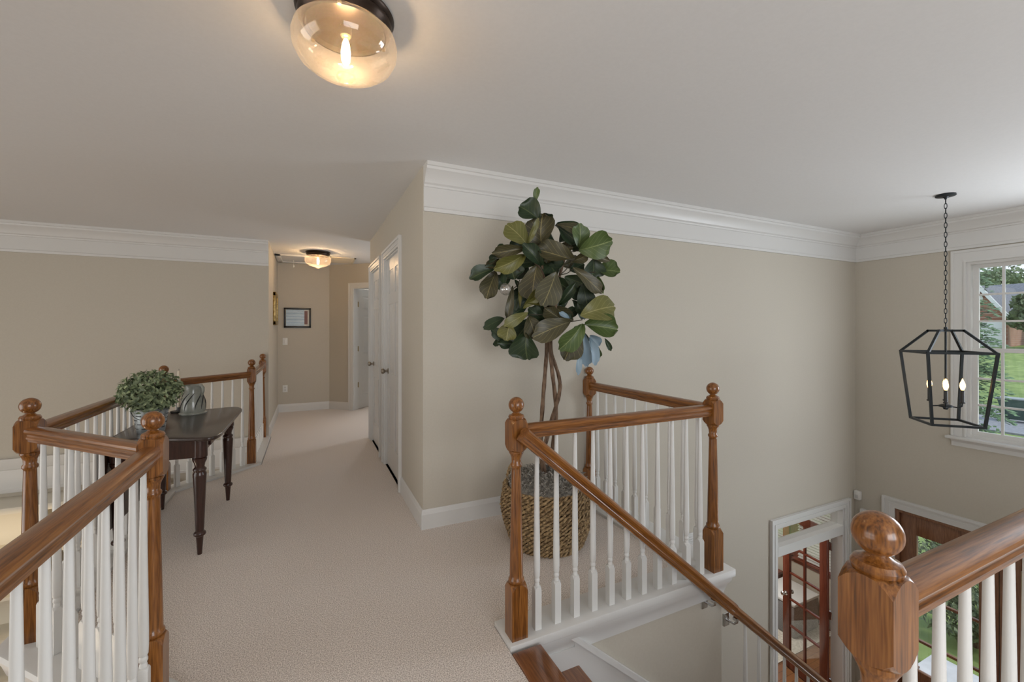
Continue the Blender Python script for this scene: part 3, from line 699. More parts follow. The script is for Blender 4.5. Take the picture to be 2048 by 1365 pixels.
def fig_leaf(bu, bv, tu, tv, wpx, col, d0=None, d1=None, tilt=None):
    if d0 is None: d0 = random.uniform(-.12, .06)
    if d1 is None: d1 = d0+random.uniform(-.09, .03)
    if tilt is None: tilt = random.uniform(-.5, .5)
    du, dv = tu-bu, tv-bv; tu += du*.14; tv += dv*.14; bu -= du*.05; bv -= dv*.05; wpx *= 1.2
    a, b_ = fp(bu, bv, d0), fp(tu, tv, d1); ax = b_-a; L = ax.length
    fw = Vector((S_, C_, 0)); dep = DF+d0
    side = ax.normalized().cross(fw).normalized(); wid = wpx*dep/F
    side = (side + fw*tilt).normalized()*sqrt(1+tilt*tilt)*wid; nrm = ax.normalized().cross(side.normalized())
    if nrm.dot(fw) > 0: nrm = -nrm
    WT = [.03,.17,.27,.35,.42,.475,.50,.485,.40,.17]; nv, nu = 9, 6; vs = []; fs = []; uvs = []
    curl = random.uniform(.02, .30); fold = random.uniform(.05, .55); ph = random.uniform(0, 6)
    for j in range(nv+1):
        t = j/nv
        w_ = WT[j]
        for i in range(nu+1):
            u = i/nu-.5; q = abs(u)*2
            p = a+ax*(t+ (.035 if t == 1 and .2 < q < .9 else 0) - (.05*q*q if t == 1 else 0))+side*(u*2*w_)
            p = p + nrm*(L*(-curl*(t-.4)**2*2.2) + wid*fold*(q**1.5)*.6 + L*.03*sin(t*9+ph+(2 if u > 0 else 0))*q)
            vs.append(p); uvs.append((i/nu, t))
    for j in range(nv):
        for i in range(nu): k = j*(nu+1)+i; fs.append((k, k+1, k+nu+2, k+nu+1))
    me = bpy.data.meshes.new('leaf'); me.from_pydata([tuple(v) for v in vs], [], fs); me.shade_smooth(); me.materials.append(FM[col])
    ul = me.uv_layers.new(name='UVMap')
    for lp in me.loops: ul.data[lp.index].uv = uvs[lp.vertex_index]
    place(bpy.data.objects.new('leaf', me), fg)
LEAVES = [(1070,404,1074,379,11,3,-.02),(1076,437,1045,414,44,0,-.08),(1089,448,1103,432,24,0,.05),(1082,492,1081,438,49,1,-.02),(1054,487,1022,453,40,2,-.14),(1054,490,1075,445,10,2,-.15),
 (1050,497,994,506,22,1,-.12),(1048,511,1001,537,27,2,-.14),(993,508,1004,492,12,0,-.02),(998,519,975,532,14,1,-.06),(995,509,983,518,13,0,-.03),(990,537,946,552,25,0,-.08),(1082,530,1055,494,27,0,-.12),
 (1084,524,1043,526,24,0,.02),(1020,531,1028,555,42,0,.0),(1072,534,1063,594,46,1,-.10),(1112,452,1150,479,42,0,.0),(1117,449,1160,460,20,1,-.06),(1159,496,1162,455,30,3,-.06),(1160,501,1215,486,43,3,-.12),
 (1176,511,1213,519,12,1,-.08),(1145,520,1084,501,38,1,-.16),(1148,522,1174,512,17,1,-.05),(1187,517,1187,552,40,0,-.04),(1199,540,1234,542,32,3,.03),(1149,537,1198,579,24,1,-.12),(1195,554,1204,580,11,3,-.03),
 (1112,547,1091,603,46,1,-.18),(1131,554,1160,566,22,0,-.02),(1118,610,1146,575,17,0,.0),(1166,568,1175,612,32,0,.03),(1165,629,1224,611,45,2,-.16),(1172,650,1227,657,39,3,-.10),(1165,650,1129,695,35,3,-.17),
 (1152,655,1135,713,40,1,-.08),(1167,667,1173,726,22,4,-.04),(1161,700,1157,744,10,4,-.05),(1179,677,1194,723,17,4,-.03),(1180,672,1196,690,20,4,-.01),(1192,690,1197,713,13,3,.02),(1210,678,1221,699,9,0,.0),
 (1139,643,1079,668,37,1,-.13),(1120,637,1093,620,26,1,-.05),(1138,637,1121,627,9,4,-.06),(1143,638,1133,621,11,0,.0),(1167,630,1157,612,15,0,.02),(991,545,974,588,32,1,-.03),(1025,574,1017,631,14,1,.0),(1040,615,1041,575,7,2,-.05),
 (1008,545,1007,563,10,0,-.03),(1008,636,974,652,19,0,-.05),(1048,614,1082,582,19,2,-.14),(1055,606,1099,602,18,2,-.16),(1055,626,1015,649,20,2,-.16),(1019,647,1013,677,33,2,-.12),(1058,635,1071,672,35,1,-.12),
 (1052,667,1051,714,50,0,-.13),(1014,680,988,664,19,0,-.03),(995,676,991,692,10,0,-.03),(1028,688,1002,688,17,0,-.02),(1056,594,1046,612,14,0,.02),(1030,560,1045,580,10,0,.03),
 (1095,520,1110,545,40,0,.06),(1070,525,1095,560,38,0,.08),(1060,640,1035,675,36,0,.06),(1030,655,1000,680,30,0,.05),(1100,625,1085,650,34,0,.08),(1125,640,1150,620,18,0,.05),(1075,500,1095,470,36,0,.1),(1120,485,1140,470,24,0,.1),(1150,655,1165,690,28,0,.06),(1085,640,1062,620,24,0,.05),(1140,540,1165,530,22,0,.06),(1028,520,1050,540,30,0,.06)]
random.seed(11)
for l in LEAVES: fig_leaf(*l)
for k in range(22):
    a = k*2.4; q = sqrt((k+.5)/22); u, v = 1092+82*q*cos(a), 555+85*q*sin(a)
    an = a+random.uniform(-.9, .9); L = random.uniform(26, 40)
    fig_leaf(u, v, u+L*cos(an), v+L*sin(an)*.8+8, random.uniform(20, 32), random.choice((0,0,0,1)), random.uniform(.03, .13))
for a_, b_ in (((1083,530),(1050,495)),((1090,560),(1025,535)),((1025,535),(990,540)),((1120,550),(1150,535)),((1150,535),(1190,545)),((1110,620),(1060,630)),((1060,630),(1010,640)),((1104,640),(1165,640)),((1083,520),(1082,440)),((1130,500),(1160,500)),((1120,550),(1145,520)),((1040,560),(1025,578))):
    MB().tube(smooth_path([fp(*a_,.0), fp((a_[0]+b_[0])/2, (a_[1]+b_[1])/2+4, -.02), fp(*b_,-.05)], 4), .0028, 6).build('branch', M['stem'], fg)
og = at(1011, 579, DF-.20)
orn = empty('glass_ball_ornament', og-Vector((0,0,.04)), 'clear crackled glass ball hanging from the fig tree', 'ornament')
MB().lathe([(0,-.036)]+[(.036*sin(pi*k/12), -.036*cos(pi*k/12)) for k in range(1,12)]+[(0,.036)], 20).build('glass_ball', glassmat('crackle_glass', (.86,.85,.84), .22, .12), orn, T(og), smooth=60)
MB().tube([og+Vector((0,0,.035)), at(1017,548,DF-.13)], .0012, 5).build('hanging_thread', M['stem'], orn)

# ================================================================= CEILING LIGHTS
def flush(loc, label, power):
    x, y = loc; r = empty('ceiling_light', (x,y,2.20), label, 'lamp', 'flush ceiling lights')
    Mx = T(x,y,0)
    MB().lathe([(0,2.44),(.158,2.44),(.163,2.432),(.160,2.424),(.152,2.418),(.156,2.410),(.152,2.396),(.140,2.386),(.136,2.376),(.130,2.376),(.126,2.392),(0,2.396)], 48).build('canopy', M['bronze'], r, Mx, smooth=40)
    MB().lathe([(.132,2.382),(.150,2.378),(.166,2.362),(.173,2.336),(.170,2.306),(.152,2.272),(.118,2.246),(.075,2.232),(.032,2.226),(.028,2.222)], 48, cap=False).build('glass_shade', M['shade'], r, Mx, smooth=60)
    MB().lathe([(.029,2.226),(.031,2.216),(.026,2.208),(.012,2.205),(0,2.205)], 24).build('finial', M['shade'], r, Mx, smooth=60)
    MB().lathe([(.018,2.394),(.018,2.362),(.014,2.358)], 16).build('socket', M['brass'], r, Mx)
    MB().lathe([(.006,2.352),(.012,2.335),(.016,2.305),(.014,2.275),(.006,2.262),(0,2.260)], 16).build('bulb', M['filament'], r, Mx, smooth=60)
    for a in (.3, 2.4, 4.5): MB().lathe([(0,0),(.006,0),(.006,.012),(0,.014)], 8, (x+.140*cos(a), y+.140*sin(a), 2.372)).build('thumb_screw', M['brass'], r)
    light('ceiling_bulb', 'POINT', (x, y, 2.302), power, (1, .66, .36), radius=.022)
flush((.118,1.607), 'flush ceiling light with clear glass bowl and bronze base over the landing', 19)
flush((.122,6.65), 'flush ceiling light with clear glass bowl and bronze base over the hallway', 46)

# lantern
LX, LY = 4.69, 1.66
ln = empty('lantern_pendant', (LX,LY,.58), 'black iron open lantern pendant with candle bulbs hanging in the foyer', 'lamp')
MB().lathe([(0,2.44),(.062,2.44),(.064,2.428),(.058,2.424),(.02,2.422),(.010,2.41),(.006,2.40)], 28).build('canopy', M['iron'], ln, T(LX,LY,0))
n = 27; z0, z1 = 1.355, 2.405; st_ = (z1-z0)/n
lk = MB().tube([(.0085*cos(t), 0, .024*sin(t)) for t in [2*pi*k/14 for k in range(14)]], .0026, 6, closed=True).mesh('chain_link', M['iron'], smooth=60)
for k in range(n): inst('chain_link', lk, ln, T(LX,LY,z0+st_*(k+.5)) @ RZ(pi/2*(k % 2)+.5))
MB().lathe([(.0,1.365),(.012,1.36),(.012,1.345),(.045,1.338),(.047,1.326),(.0,1.324)], 20).build('top_hub', M['iron'], ln, T(LX,LY,0))
hb, hs = .226, .295; zb, zsb = .585, 1.156
dirs = [(1,0),(0,1),(-1,0),(0,-1)]
def bar(p, q, t=.0085, name='frame_bar'):
    p, q = Vector(p), Vector(q); d = (q-p); ex = d.normalized(); up = Vector((0,0,1)) if abs(ex.z) < .95 else Vector((1,1,0)).normalized()
    ey = up.cross(ex).normalized(); ez = ex.cross(ey); L = d.length
    Mx = Matrix(((ex.x,ey.x,ez.x,p.x),(ex.y,ey.y,ez.y,p.y),(ex.z,ey.z,ez.z,p.z),(0,0,0,1)))
    MB().box(-t*.6, L+t*.6, -t, t, -t, t).build(name, M['iron'], ln, Mx)
for k in range(4):
    a, b = dirs[k], dirs[(k+1) % 4]
    S = lambda d, r, z: (LX+d[0]*r, LY+d[1]*r, z)
    bar(S(a,hb,zb), S(b,hb,zb)); bar(S(a,hs,zsb), S(b,hs,zsb)); bar(S(a,hb,zb), S(a,hs,zsb))
    bar(S(a,.03,1.332), S(a,.11,1.332)); bar(S(a,.11,1.332), S(a,hs,zsb))
MB().lathe([(.007,1.33),(.007,.73)], 10, (LX,LY,0)).build('stem', M['iron'], ln)
MB().lathe([(0,.735),(.025,.732),(.045,.722),(.045,.712),(.02,.706),(.012,.69),(0,.688)], 20, (LX,LY,0)).build('hub', M['iron'], ln)
for k in range(4):
    a = radians(20)+k*pi/2; c0, s0 = cos(a), sin(a); P = lambda r, z: (LX+r*c0, LY+r*s0, z)
    MB().tube([P(.03,.718),P(.075,.712),P(.092,.725),P(.095,.75)], .005, 7).build('arm', M['iron'], ln, smooth=60)
    MB().lathe([(.016,.75),(.018,.758),(.0115,.762),(.0115,.855)], 14, P(.095,0)).build('candle_sleeve', M['sleeve'], ln)
    MB().lathe([(.008,.855),(.014,.870),(.018,.888),(.016,.908),(.008,.930),(.002,.948),(0,.950)], 14, P(.095,0)).build('candle_bulb', M['bulb'], ln, smooth=60)
    light('lantern_bulb', 'POINT', P(.095,.895), 1.3, (1,.66,.36), radius=.016)

# ================================================================= SMALL WALL AND CEILING THINGS
pf = empty('framed_print', (-.16,YE,1.54), 'small black framed print on the end wall of the hallway', 'picture')
fx0, fx1, fz0, fz1 = -.361, .038, 1.377, 1.702
mb = MB()
for a, b, c, d in ((fx0,fx1,fz0,fz0+.026),(fx0,fx1,fz1-.026,fz1),(fx0,fx0+.026,fz0,fz1),(fx1-.026,fx1,fz0,fz1)): mb.box(a,b,YE-.024,YE,c,d)
mb.build('frame', plain('black_frame', (.012,.011,.010), .35), pf, bevel=.003)
MB().box(fx0+.02,fx1-.02,YE-.012,YE-.004,fz0+.02,fz1-.02).build('mat_board', plain('mat_board', (.62,.60,.54), .7), pf)
def reflectionmat():  # blue stripes put a window-blind reflection into the print's colour
    m, nt, b = newmat('print'); setp(b, None, .25); L = nt.links.new
    tc = nt.nodes.new('ShaderNodeTexCoord'); wv = nt.nodes.new('ShaderNodeTexWave'); wv.bands_direction = 'Z'; wv.inputs['Scale'].default_value = 16; wv.inputs['Distortion'].default_value = 1.5
    rp = nt.nodes.new('ShaderNodeValToRGB'); rp.color_ramp.elements[0].color = (.16,.24,.30,1); rp.color_ramp.elements[1].color = (.58,.68,.74,1); L(tc.outputs['Object'], wv.inputs[0]); L(wv.outputs['Fac'], rp.inputs[0]); L(rp.outputs[0], b.inputs['Base Color']); return m
MB().box(fx0+.03,fx1-.10,YE-.014,YE-.005,fz0+.03,fz1-.03).build('print', reflectionmat(), pf)
MB().box(fx1-.10,fx1-.052,YE-.014,YE-.005,fz0+.055,fz1-.05).build('reflection_panel', plain('reflection_rust', (.18,.07,.05), .4), pf)  # rust block: reddish part of that reflection, put in as colour
gf = empty('gilt_frame', (-.45,7.15,1.41), 'gilt picture frame seen edge-on on the left hallway wall', 'picture')
M['gilt'] = noisy('gilt', (.30,.20,.07), (.58,.43,.18), 40, .35, .6)
mb = MB(); gy0, gy1, gz0, gz1 = 6.86, 7.36, 1.41, 1.875
for a, b, c, d in ((gy0,gy1,gz0,gz0+.06),(gy0,gy1,gz1-.06,gz1),(gy0,gy0+.06,gz0,gz1),(gy1-.06,gy1,gz0,gz1)): mb.box(-.45,-.412,a,b,c,d)
mb.build('frame', M['gilt'], gf, bevel=.008); MB().box(-.45,-.43,gy0+.05,gy1-.05,gz0+.05,gz1-.05).build('canvas', noisy('canvas', (.10,.09,.06), (.35,.30,.20), 9, .6), gf)
def plate(name, x, z, label, cat, outlet):
    r = empty(name, (x,YE,z), label, cat)
    MB().box(x-.036,x+.036,YE-.006,YE,z-.058,z+.058).build('cover_plate', M['plastic'], r, bevel=.003)
    if outlet:
        for q in (-.02,.02): MB().lathe([(0,0),(.016,0),(.015,.003),(0,.003)], 14).build('socket', plain('socket_ivory', (.62,.61,.58), .5), r, T(x,YE-.006,z+q) @ Matrix.Rotation(pi/2,4,'X'))
    else: MB().box(x-.011,x+.011,YE-.010,YE-.005,z-.032,z+.032).build('rocker', M['plastic'], r, bevel=.002)
plate('light_switch', -.345, 1.152, 'white rocker light switch under the framed print', 'switch', False)
plate('wall_outlet', -.345, .381, 'white power outlet low on the hallway end wall', 'outlet', True)
ah_ = empty('attic_hatch', (-.2,7.4,2.42), 'white framed attic hatch with pull cord in the hallway ceiling', 'hatch')
mb = MB(); hx0,hx1,hy0,hy1 = -.44,.12,7.05,7.80
for a,b,c,d in ((hx0,hx1,hy0,hy0+.07),(hx0,hx1,hy1-.07,hy1),(hx0,hx0+.07,hy0,hy1),(hx1-.07,hx1,hy0,hy1)): mb.box(a,b,c,d,2.418,2.44)
mb.build('frame', M['trim'], ah_, bevel=.003); MB().box(hx0+.06,hx1-.06,hy0+.06,hy1-.06,2.43,2.44).build('hatch_panel', M['ceil'], ah_)
MB().tube([(-.21,7.55,2.43),(-.21,7.55,2.36)], .002, 5).lathe([(0,2.32),(.009,2.325),(.012,2.338),(.004,2.36),(0,2.36)], 10, (-.21,7.55,0)).build('pull_cord', M['plastic'], ah_)
cv = empty('ceiling_vent', (.46,7.25,2.42), 'slatted return air grille in the hallway ceiling', 'vent')
mb = MB()
for a,b,c,d in ((.28,.66,6.98,7.02),(.28,.66,7.48,7.52),(.28,.31,6.98,7.52),(.63,.66,6.98,7.52)): mb.box(a,b,c,d,2.425,2.44)
M['cream'] = plain('cream_metal', (.66,.58,.44), .5); mb.build('frame', M['cream'], cv, bevel=.002)
MB().box(.30,.64,7.0,7.5,2.436,2.44).build('backing', plain('vent_back', (.25,.21,.15), .8), cv)
for k in range(11): MB().box(.31,.63,-.016,.016,-.0015,.0015).build('slat', M['cream'], cv, T(0,7.04+k*.042,2.432) @ Matrix.Rotation(.5,4,'X')) if False else MB().box(.31,.63,7.03+k*.042,7.055+k*.042,2.428,2.433).build('slat', M['cream'], cv)
ms_ = empty('motion_sensor', (5.80,2.83,-.60), 'small white motion sensor in the foyer corner', 'sensor')
MB().box(5.785,5.838,2.795,2.858,-.645,-.545).build('housing', M['plastic'], ms_, bevel=.008); MB().box(5.781,5.787,2.81,2.845,-.625,-.585).build('lens', plain('sensor_lens', (.6,.6,.58), .3), ms_, bevel=.003)
dc = empty('door_chime', (5.82,2.72,-.80), 'white door chime box beside the front door casing', 'chime')
MB().box(5.795,5.838,2.625,2.80,-.93,-.74).build('housing', M['plastic'], dc, bevel=.006)
vg = empty('wall_register', (3.2,2.86,-.63), 'white slatted wall register on the foyer wall', 'vent')
MB().box(3.05,3.38,2.858,2.866,-.73,-.52).build('frame', M['trim'], vg, bevel=.002)
for k in range(9): MB().box(3.07,3.36,2.851,2.859,-.712+k*.021,-.702+k*.021).build('slat', M['trim'], vg)

# ================================================================= OFFICE (through the French door)
def blindmat():
    m, nt, b = newmat('blind_white'); setp(b, (.82,.81,.78), .5); tr = nt.nodes.new('ShaderNodeBsdfTranslucent'); tr.inputs[0].default_value = (.85,.83,.78,1)
    mx = nt.nodes.new('ShaderNodeMixShader'); mx.inputs[0].default_value = .45; nt.links.new(b.outputs[0], mx.inputs[1]); nt.links.new(tr.outputs[0], mx.inputs[2]); nt.links.new(mx.outputs[0], nt.nodes['Material Output'].inputs[0]); return m
M['blind'] = blindmat()
for i, o in enumerate(OFW):
    b = empty('window_blind', (XO-.04,(o[0]+o[1])/2,o[2]), 'white slatted blind in the office window '+('nearer the foyer wall' if i == 0 else 'farther from the foyer wall'), 'blind', 'office window blinds')
    MB().box(XO-.065,XO-.025,o[0]+.02,o[1]-.02,o[3]-.09,o[3]-.05).build('head_rail', M['blind'], b)
    SLAT = MB().box(-.02,.02,o[0]+.02,o[1]-.02,-.0012,.0012).mesh('slat', M['blind'], smooth=0)
    z = o[3]-.11
    while z > o[2]+.03: inst('slat', SLAT, b, T(XO-.045,0,z) @ Matrix.Rotation(radians(-32),4,'Y')); z -= .042
cd = empty('window_bench', (6.6,4.95,ZL), 'low cherry wood bench cabinet under the office windows', 'cabinet')
MB().box(6.38,6.85,4.36,5.6,ZL+.50,ZL+.54).build('top', M['cherry'], cd, bevel=.006)
MB().box(6.42,6.84,4.39,5.57,ZL+.04,ZL+.50).build('body', M['cherry'], cd, bevel=.004)
for k in range(2):
    y0 = 4.42+k*.57; d = MB().box(6.40,6.422,y0,y0+.54,ZL+.08,ZL+.47).build('cabinet_door', M['cherry'], cd, bevel=.004)
    MB().lathe([(.005,0),(.012,.012),(.010,.022),(0,.024)], 10).build('knob', M['brass'], d, T(6.40,y0+.49,ZL+.3) @ Matrix.Rotation(-pi/2,4,'Y'))
M['paper'] = plain('paper', (.75,.76,.76), .6)
for y, a, lb in ((4.6,.2,'white papers at the foyer end of the window bench'),(5.15,-.3,'white papers on the middle of the window bench')):
    tag(MB().box(-.15,.15,-.11,.11,0,.012).build('paper_stack', M['paper'], None, T(6.6,y,ZL+.54) @ RZ(a)), lb, 'papers')
ot = empty('grey_ottoman', (6.48,4.04,ZL), 'grey woven ottoman with a white throw on the office rug', 'ottoman')
M['gfab'] = noisy('grey_weave', (.16,.16,.165), (.34,.34,.35), 140, .9, bump=.4, bdist=.003)
MB().box(6.20,6.78,3.79,4.30,ZL+.0125,ZL+.47).build('body', M['gfab'], ot, bevel=.03); MB().box(6.19,6.79,3.78,4.31,ZL+.46,ZL+.505).build('throw', M['paper'], ot, bevel=.018)
rg = MB().box(4.3,6.85,3.62,4.34,ZL,ZL+.012).build('area_rug', noisy('cream_rug', (.50,.47,.40), (.70,.67,.60), 30, .95, bump=.5, bdist=.004)); tag(rg, 'cream textured rug on the office floor', 'rug')
light('office_fill_light', 'AREA', (5.2,4.4,-.45), 45, (1,.95,.88), size=.8)  # added area lamp brightening the office, hidden above the view
light('bedroom_fill_light', 'POINT', (1.5,8.6,2.1), 60, (.9,.95,1), radius=.15)  # added point source brightening the bedroom, without a fixture

# ================================================================= FAMILY ROOM BUILT-IN (seen through the left balusters)
bi = empty('built_in_bookcase', (-3.0,YL-.18,ZL), 'cream built-in bookcase with lit shelves in the room below', 'bookcase')
M['cream2'] = plain('cream_paint', (.72,.68,.58), .45)
mb = MB().box(-4.2,-1.2,YL-.02,YL-.001,ZL,-.42)
for x in (-4.2,-3.3,-2.4,-1.5): mb.box(x-.02,x+.02,YL-.36,YL-.02,ZL,-.42)
mb.box(-4.26,-1.44,YL-.40,YL-.001,-.42,-.36); mb.build('case', M['cream2'], bi, bevel=.003)
for z in (-.85,-1.25,-1.65,-2.05): 
    for x in (-4.2,-3.3,-2.4): MB().box(x+.02,x+.88,YL-.34,YL-.02,z-.015,z+.015).build('shelf', M['cream2'], bi)
light('bookcase_light', 'AREA', (-2.8,YL-.6,-.5), 3, (1,.76,.46), rot=(radians(35),0,0), size=1.6, size_y=.2)
light('family_room_assumed_lamp', 'POINT', (-3.2,3.2,-1.4), 30, (1,.82,.6), radius=.2)  # assumed source of the lower room's warm light, no fixture modelled

# ================================================================= OUTDOORS
def grassmat(): return noisy('lawn', (.15,.22,.055), (.27,.35,.11), 1.3, .9, detail=6)
M['lawn'] = grassmat(); M['asph'] = noisy('asphalt', (.20,.205,.22), (.28,.285,.30), 8, .9, detail=6)
gp = [(6.05,-3.25),(22,-3.2),(36,-3.15),(44,-2.6),(66,-.5),(85,.3),(170,3.5)]
vs = []; fs = []
ys = [-30,-10,0,6,12,18,24,40,90]
for x, z in gp:
    for y in ys: vs.append((x,y,z))
for i in range(len(gp)-1):
    for j in range(len(ys)-1): k = i*len(ys)+j; fs.append((k,k+1,k+len(ys)+1,k+len(ys)))
struct(MB().add(vs, fs).build('ground_lawn', M['lawn'], smooth=60))
struct(MB().box(27.5,39.5,-20,40,-3.3,-3.10).build('ground_driveway', M['asph'], smooth=0))
struct(MB().box(15,27.6,-20,4.6,-3.3,-3.12).build('ground_forecourt', M['asph'], smooth=0))
struct(MB().box(5.985,7.7,-.6,2.85,-3.24,-3.07).build('ground_porch', noisy('porch_concrete', (.55,.56,.57), (.66,.67,.68), 6, .8, detail=5), smooth=0))
struct(MB().box(7.7,15.2,.7,1.7,-3.3,-3.14).build('ground_walk', bpy.data.materials['porch_concrete'], smooth=0))
# neighbour's house
XH = 67.0
def brickmat():
    m, nt, b = newmat('brick'); setp(b, None, .85); L = nt.links.new; tc = nt.nodes.new('ShaderNodeTexCoord'); mp = nt.nodes.new('ShaderNodeMapping'); mp.inputs['Rotation'].default_value = (pi/2, 0, pi/2)
    br = nt.nodes.new('ShaderNodeTexBrick'); br.inputs['Scale'].default_value = 1; br.inputs['Brick Width'].default_value = .42; br.inputs['Row Height'].default_value = .15; br.inputs['Mortar Size'].default_value = .018
    br.inputs['Color1'].default_value = (.30,.125,.085,1); br.inputs['Color2'].default_value = (.40,.19,.13,1); br.inputs['Mortar'].default_value = (.5,.44,.38,1)
    L(tc.outputs['Object'], mp.inputs[0]); L(mp.outputs[0], br.inputs[0]); L(br.outputs[0], b.inputs['Base Color']); return m
M['brick'] = brickmat(); M['roof'] = noisy('roof_shingle', (.13,.14,.16), (.22,.23,.26), 5, .9, detail=5, mscale=(1,1,4)); M['ext'] = plain('exterior_white', (.82,.82,.82), .5)
pk = onX(1962,570,XH); er = onX(2026,636,XH); gz = -.6; yc = pk.y; hw_ = yc-er.y
hs_ = empty('neighbour_house', (XH,yc,gz), 'brick house with white gable trim and grey roof across the lawn', 'house')
MB().add([(XH,yc-hw_*.86,gz),(XH,yc+hw_*.86,gz),(XH,yc+hw_*.86,er.z+.3),(XH,yc,pk.z-.4),(XH,yc-hw_*.86,er.z+.3),(XH+14,yc-hw_*.86,gz),(XH+14,yc+hw_*.86,gz),(XH+14,yc+hw_*.86,er.z+.3),(XH+14,yc,pk.z-.4),(XH+14,yc-hw_*.86,er.z+.3)],
     [(0,1,2,3,4),(9,8,7,6,5),(0,4,9,5),(1,6,7,2)]).build('walls', M['brick'], hs_, smooth=0)
for s in (-1,1):
    MB().add([(XH-.5,yc,pk.z),(XH-.5,yc+s*hw_,er.z),(XH+14,yc+s*hw_,er.z),(XH+14,yc,pk.z),(XH-.5,yc,pk.z-.2),(XH-.5,yc+s*hw_,er.z-.2),(XH+14,yc+s*hw_,er.z-.2),(XH+14,yc,pk.z-.2)],
        [(0,1,2,3),(4,7,6,5),(0,4,5,1),(1,5,6,2),(2,6,7,3),(3,7,4,0)]).build('roof_slope', M['roof'], hs_, smooth=0)
    MB().add([(XH-.55,yc,pk.z+.02),(XH-.55,yc+s*(hw_+.05),er.z),(XH-.55,yc+s*(hw_+.05),er.z-.55),(XH-.55,yc,pk.z-.60),(XH-.35,yc,pk.z),(XH-.35,yc+s*(hw_+.05),er.z),(XH-.35,yc+s*(hw_+.05),er.z-.55),(XH-.35,yc,pk.z-.6)],
        [(0,1,2,3),(7,6,5,4),(0,4,5,1),(1,5,6,2),(2,6,7,3)]).build('barge_board', M['ext'], hs_, smooth=0)
MB().box(XH+1,XH+14,yc-18,yc-hw_*.8,gz,er.z-.2).build('side_wing', M['brick'], hs_, smooth=0) if False else None
MB().add([(XH+4,yc+8,er.z+.2),(XH+4,yc-6.5,er.z+.2),(XH+10,yc-5,pk.z+.6),(XH+10,yc+8,pk.z+.6),(XH+16,yc+8,er.z),(XH+16,yc-6.5,er.z)], [(0,1,2,3),(3,2,5,4),(1,5,2)]).build('main_roof', M['roof'], hs_, smooth=0)
g0 = onX(1962,645,XH); g1 = onX(2012,690,XH)
gd = MB().box(XH-.06,XH,g1.y,g0.y+1.5,gz,g0.z).build('garage_door', M['ext'], hs_, bevel=.01)
for k in range(1,4): MB().box(XH-.09,XH-.05,g1.y+.05,g0.y+1.45,gz+(g0.z-gz)*k/4-.03,gz+(g0.z-gz)*k/4).build('panel_joint', plain('joint_grey', (.5,.5,.5), .6) if k == 1 else bpy.data.materials['joint_grey'], gd)
wp = onX(1955,598,XH)
MB().lathe([(0,0),(.45,0),(.45,.08),(0,.08)], 24).build('gable_window', M['ext'], hs_, T(XH-.08,wp.y,wp.z) @ Matrix.Rotation(pi/2,4,'Y'))
# trees
def leafcloud(mb, c, rad, n, size, seed, low=-1):
    rnd = random.Random(seed); c = Vector(c)
    for i in range(n):
        a = rnd.uniform(0,2*pi); q = rnd.uniform(low,1); s = sqrt(1-q*q); r = rnd.uniform(.5,1.05)
        lump = 1+.18*sin(3*a+seed)+.15*sin(5*q+seed*2)
        p = c+Vector((rad[0]*r*s*cos(a)*lump, rad[1]*r*s*sin(a)*lump, rad[2]*r*q*lump))
        n_ = Vector((rnd.uniform(-1,1),rnd.uniform(-1,1),rnd.uniform(-.3,1))).normalized(); t = n_.orthogonal().normalized(); b_ = n_.cross(t); L = size*rnd.uniform(.6,1.3)
        mb.add([p-t*L,p+b_*L*.5,p+t*L,p-b_*L*.5], [(0,1,2,3)])
    return mb
def tree(name, base, h, rad, n, size, mat, label, seed):
    r = empty(name, base, label, 'tree')
    tag(leafcloud(MB(), (base[0],base[1],base[2]+h-rad[2]), rad, n, size, seed).build('crown', mat, r, smooth=0), kind='stuff')
    MB().tube([base,(base[0]+.1,base[1],base[2]+h*.4),(base[0],base[1]+.1,base[2]+h*.75)], [h*.03,h*.022,h*.01], 8).build('trunk', M['bark'], r)
M['tr1'] = leafmat('tree_leaf', (.12,.18,.08), (.26,.34,.17), .7); M['tr2'] = leafmat('shrub_leaf', (.09,.13,.06), (.20,.24,.13), .7); M['con'] = leafmat('conifer_needle', (.06,.13,.065), (.17,.28,.13), .7)
for u, v, D, h, rad, s_, lb, mt in ((1978,552,66,13,(6.5,6,2.6),1,'tall rounded tree rising behind the brick house','tr1'),(2080,612,43,5.0,(1.7,1.7,1.7),2,'bushy tree beside the brick house','tr2')):
    p = at(u, v, D); gzz = .6 if D > 60 else -.4
    tree('leafy_tree', (p.x, p.y, gzz), p.z-gzz+1.0, rad, 5200, .34, M[mt], lb, s_)
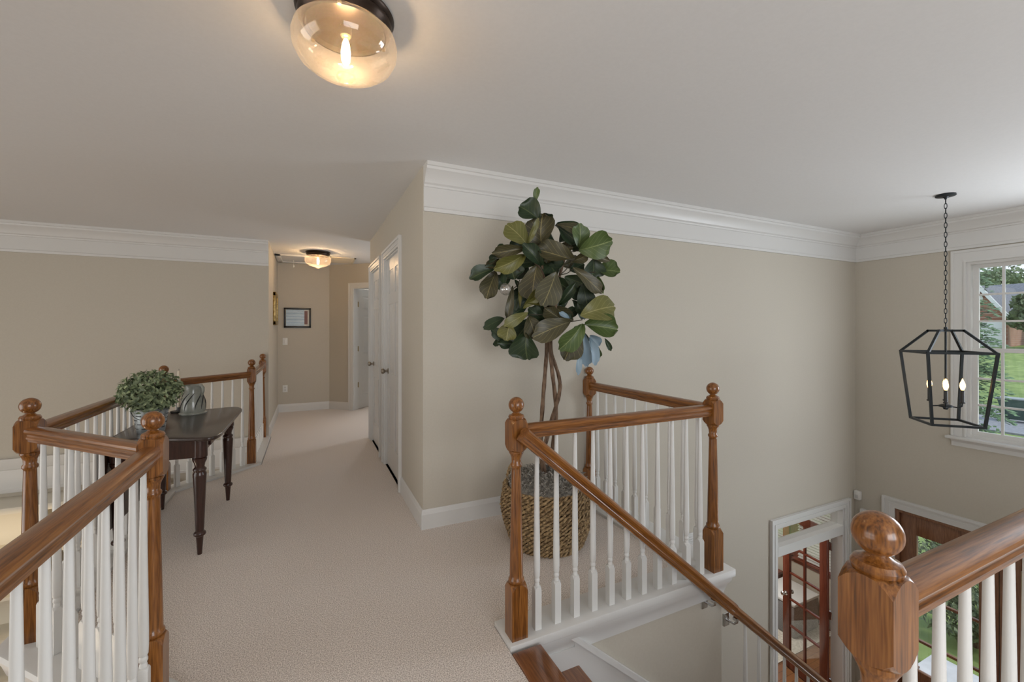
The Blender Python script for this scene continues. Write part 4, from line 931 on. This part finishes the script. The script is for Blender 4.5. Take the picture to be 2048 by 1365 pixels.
# conifer just outside the window
cp = at(1930,800,10.5); cn = empty('evergreen_tree', (cp.x,cp.y,-3.25), 'evergreen with drooping feathery branches just outside the window', 'tree')
mb = MB(); rnd = random.Random(5); hC = 6.6
for k in range(300):
    t = rnd.random(); z = -2.9+hC*t; R = .88*(1-t)**.6+.10; a = rnd.uniform(0,2*pi); 
    for j in range(34):
        q = rnd.uniform(.15,1); sp = rnd.uniform(-.22,.22)*q
        p = Vector((cp.x+R*q*cos(a)-sp*sin(a), cp.y+R*q*sin(a)+sp*cos(a), z+.20*q-.42*q*q+rnd.uniform(-.04,.04)))
        d = Vector((cos(a+rnd.uniform(-.8,.8)),sin(a+rnd.uniform(-.8,.8)),rnd.uniform(-.5,.15)))*rnd.uniform(.06,.13); s2 = Vector((-sin(a),cos(a),.3))*.04
        mb.add([p,p+d*.5+s2,p+d,p+d*.5-s2], [(0,1,2,3)])
tag(mb.build('needles', M['con'], cn, smooth=0), kind='stuff')
MB().tube([(cp.x,cp.y,-3.25),(cp.x,cp.y,3.3)], [.12,.02], 8).build('trunk', M['bark'], cn)
for k, (x, y, r_, lb) in enumerate(((8.7,2.75,.5,'low blue-green shrub nearest the porch step'),(10.2,3.5,.55,'rounded shrub in the planting bed past the porch'),(9.6,2.2,.42,'small shrub beside the front walk'))):
    sh = empty('garden_shrub', (x,y,-3.2), lb, 'shrub'); tag(leafcloud(MB(), (x,y,-3.2+r_*.75), (r_,r_,r_*.8), 1500, .05, 20+k).build('foliage', M['tr2'], sh, smooth=0), kind='stuff')
    MB().tube([(x,y,-3.25),(x,y,-2.9)], .03, 6).build('stem', M['bark'], sh)
# wheeled bin
tp = onX(2036,846,31.0); tz = -3.10
bn = empty('wheeled_bin', (31,tp.y,tz), 'dark green wheeled rubbish bin standing on the driveway', 'bin')
M['bin'] = plain('bin_green', (.035,.075,.06), .45); M['lid'] = plain('bin_lid', (.30,.33,.33), .4); M['rub'] = plain('rubber', (.02,.02,.02), .7)
v_ = [(-.26,-.50,.12),(.26,-.50,.12),(.26,.42,.12),(-.26,.42,.12),(-.34,-.62,1.08),(.34,-.62,1.08),(.34,.62,1.08),(-.34,.62,1.08)]
mb = MB().add(v_, [(0,3,2,1),(4,5,6,7),(0,1,5,4),(1,2,6,5),(2,3,7,6),(3,0,4,7)]); mb.build('bin_body', M['bin'], bn, T(31,tp.y,tz), bevel=.03)
MB().box(-.38,.38,-.68,.66,1.08,1.15).box(-.3,.3,.64,.72,1.04,1.10).build('lid', M['lid'], bn, T(31,tp.y,tz), bevel=.02)
for s in (-1,1): MB().lathe([(0,-.04),(.15,-.04),(.17,-.02),(.17,.02),(.15,.04),(0,.04)], 20).build('wheel', M['rub'], bn, T(31+s*.33,tp.y+.46,tz+.17) @ Matrix.Rotation(pi/2,4,'Y'))
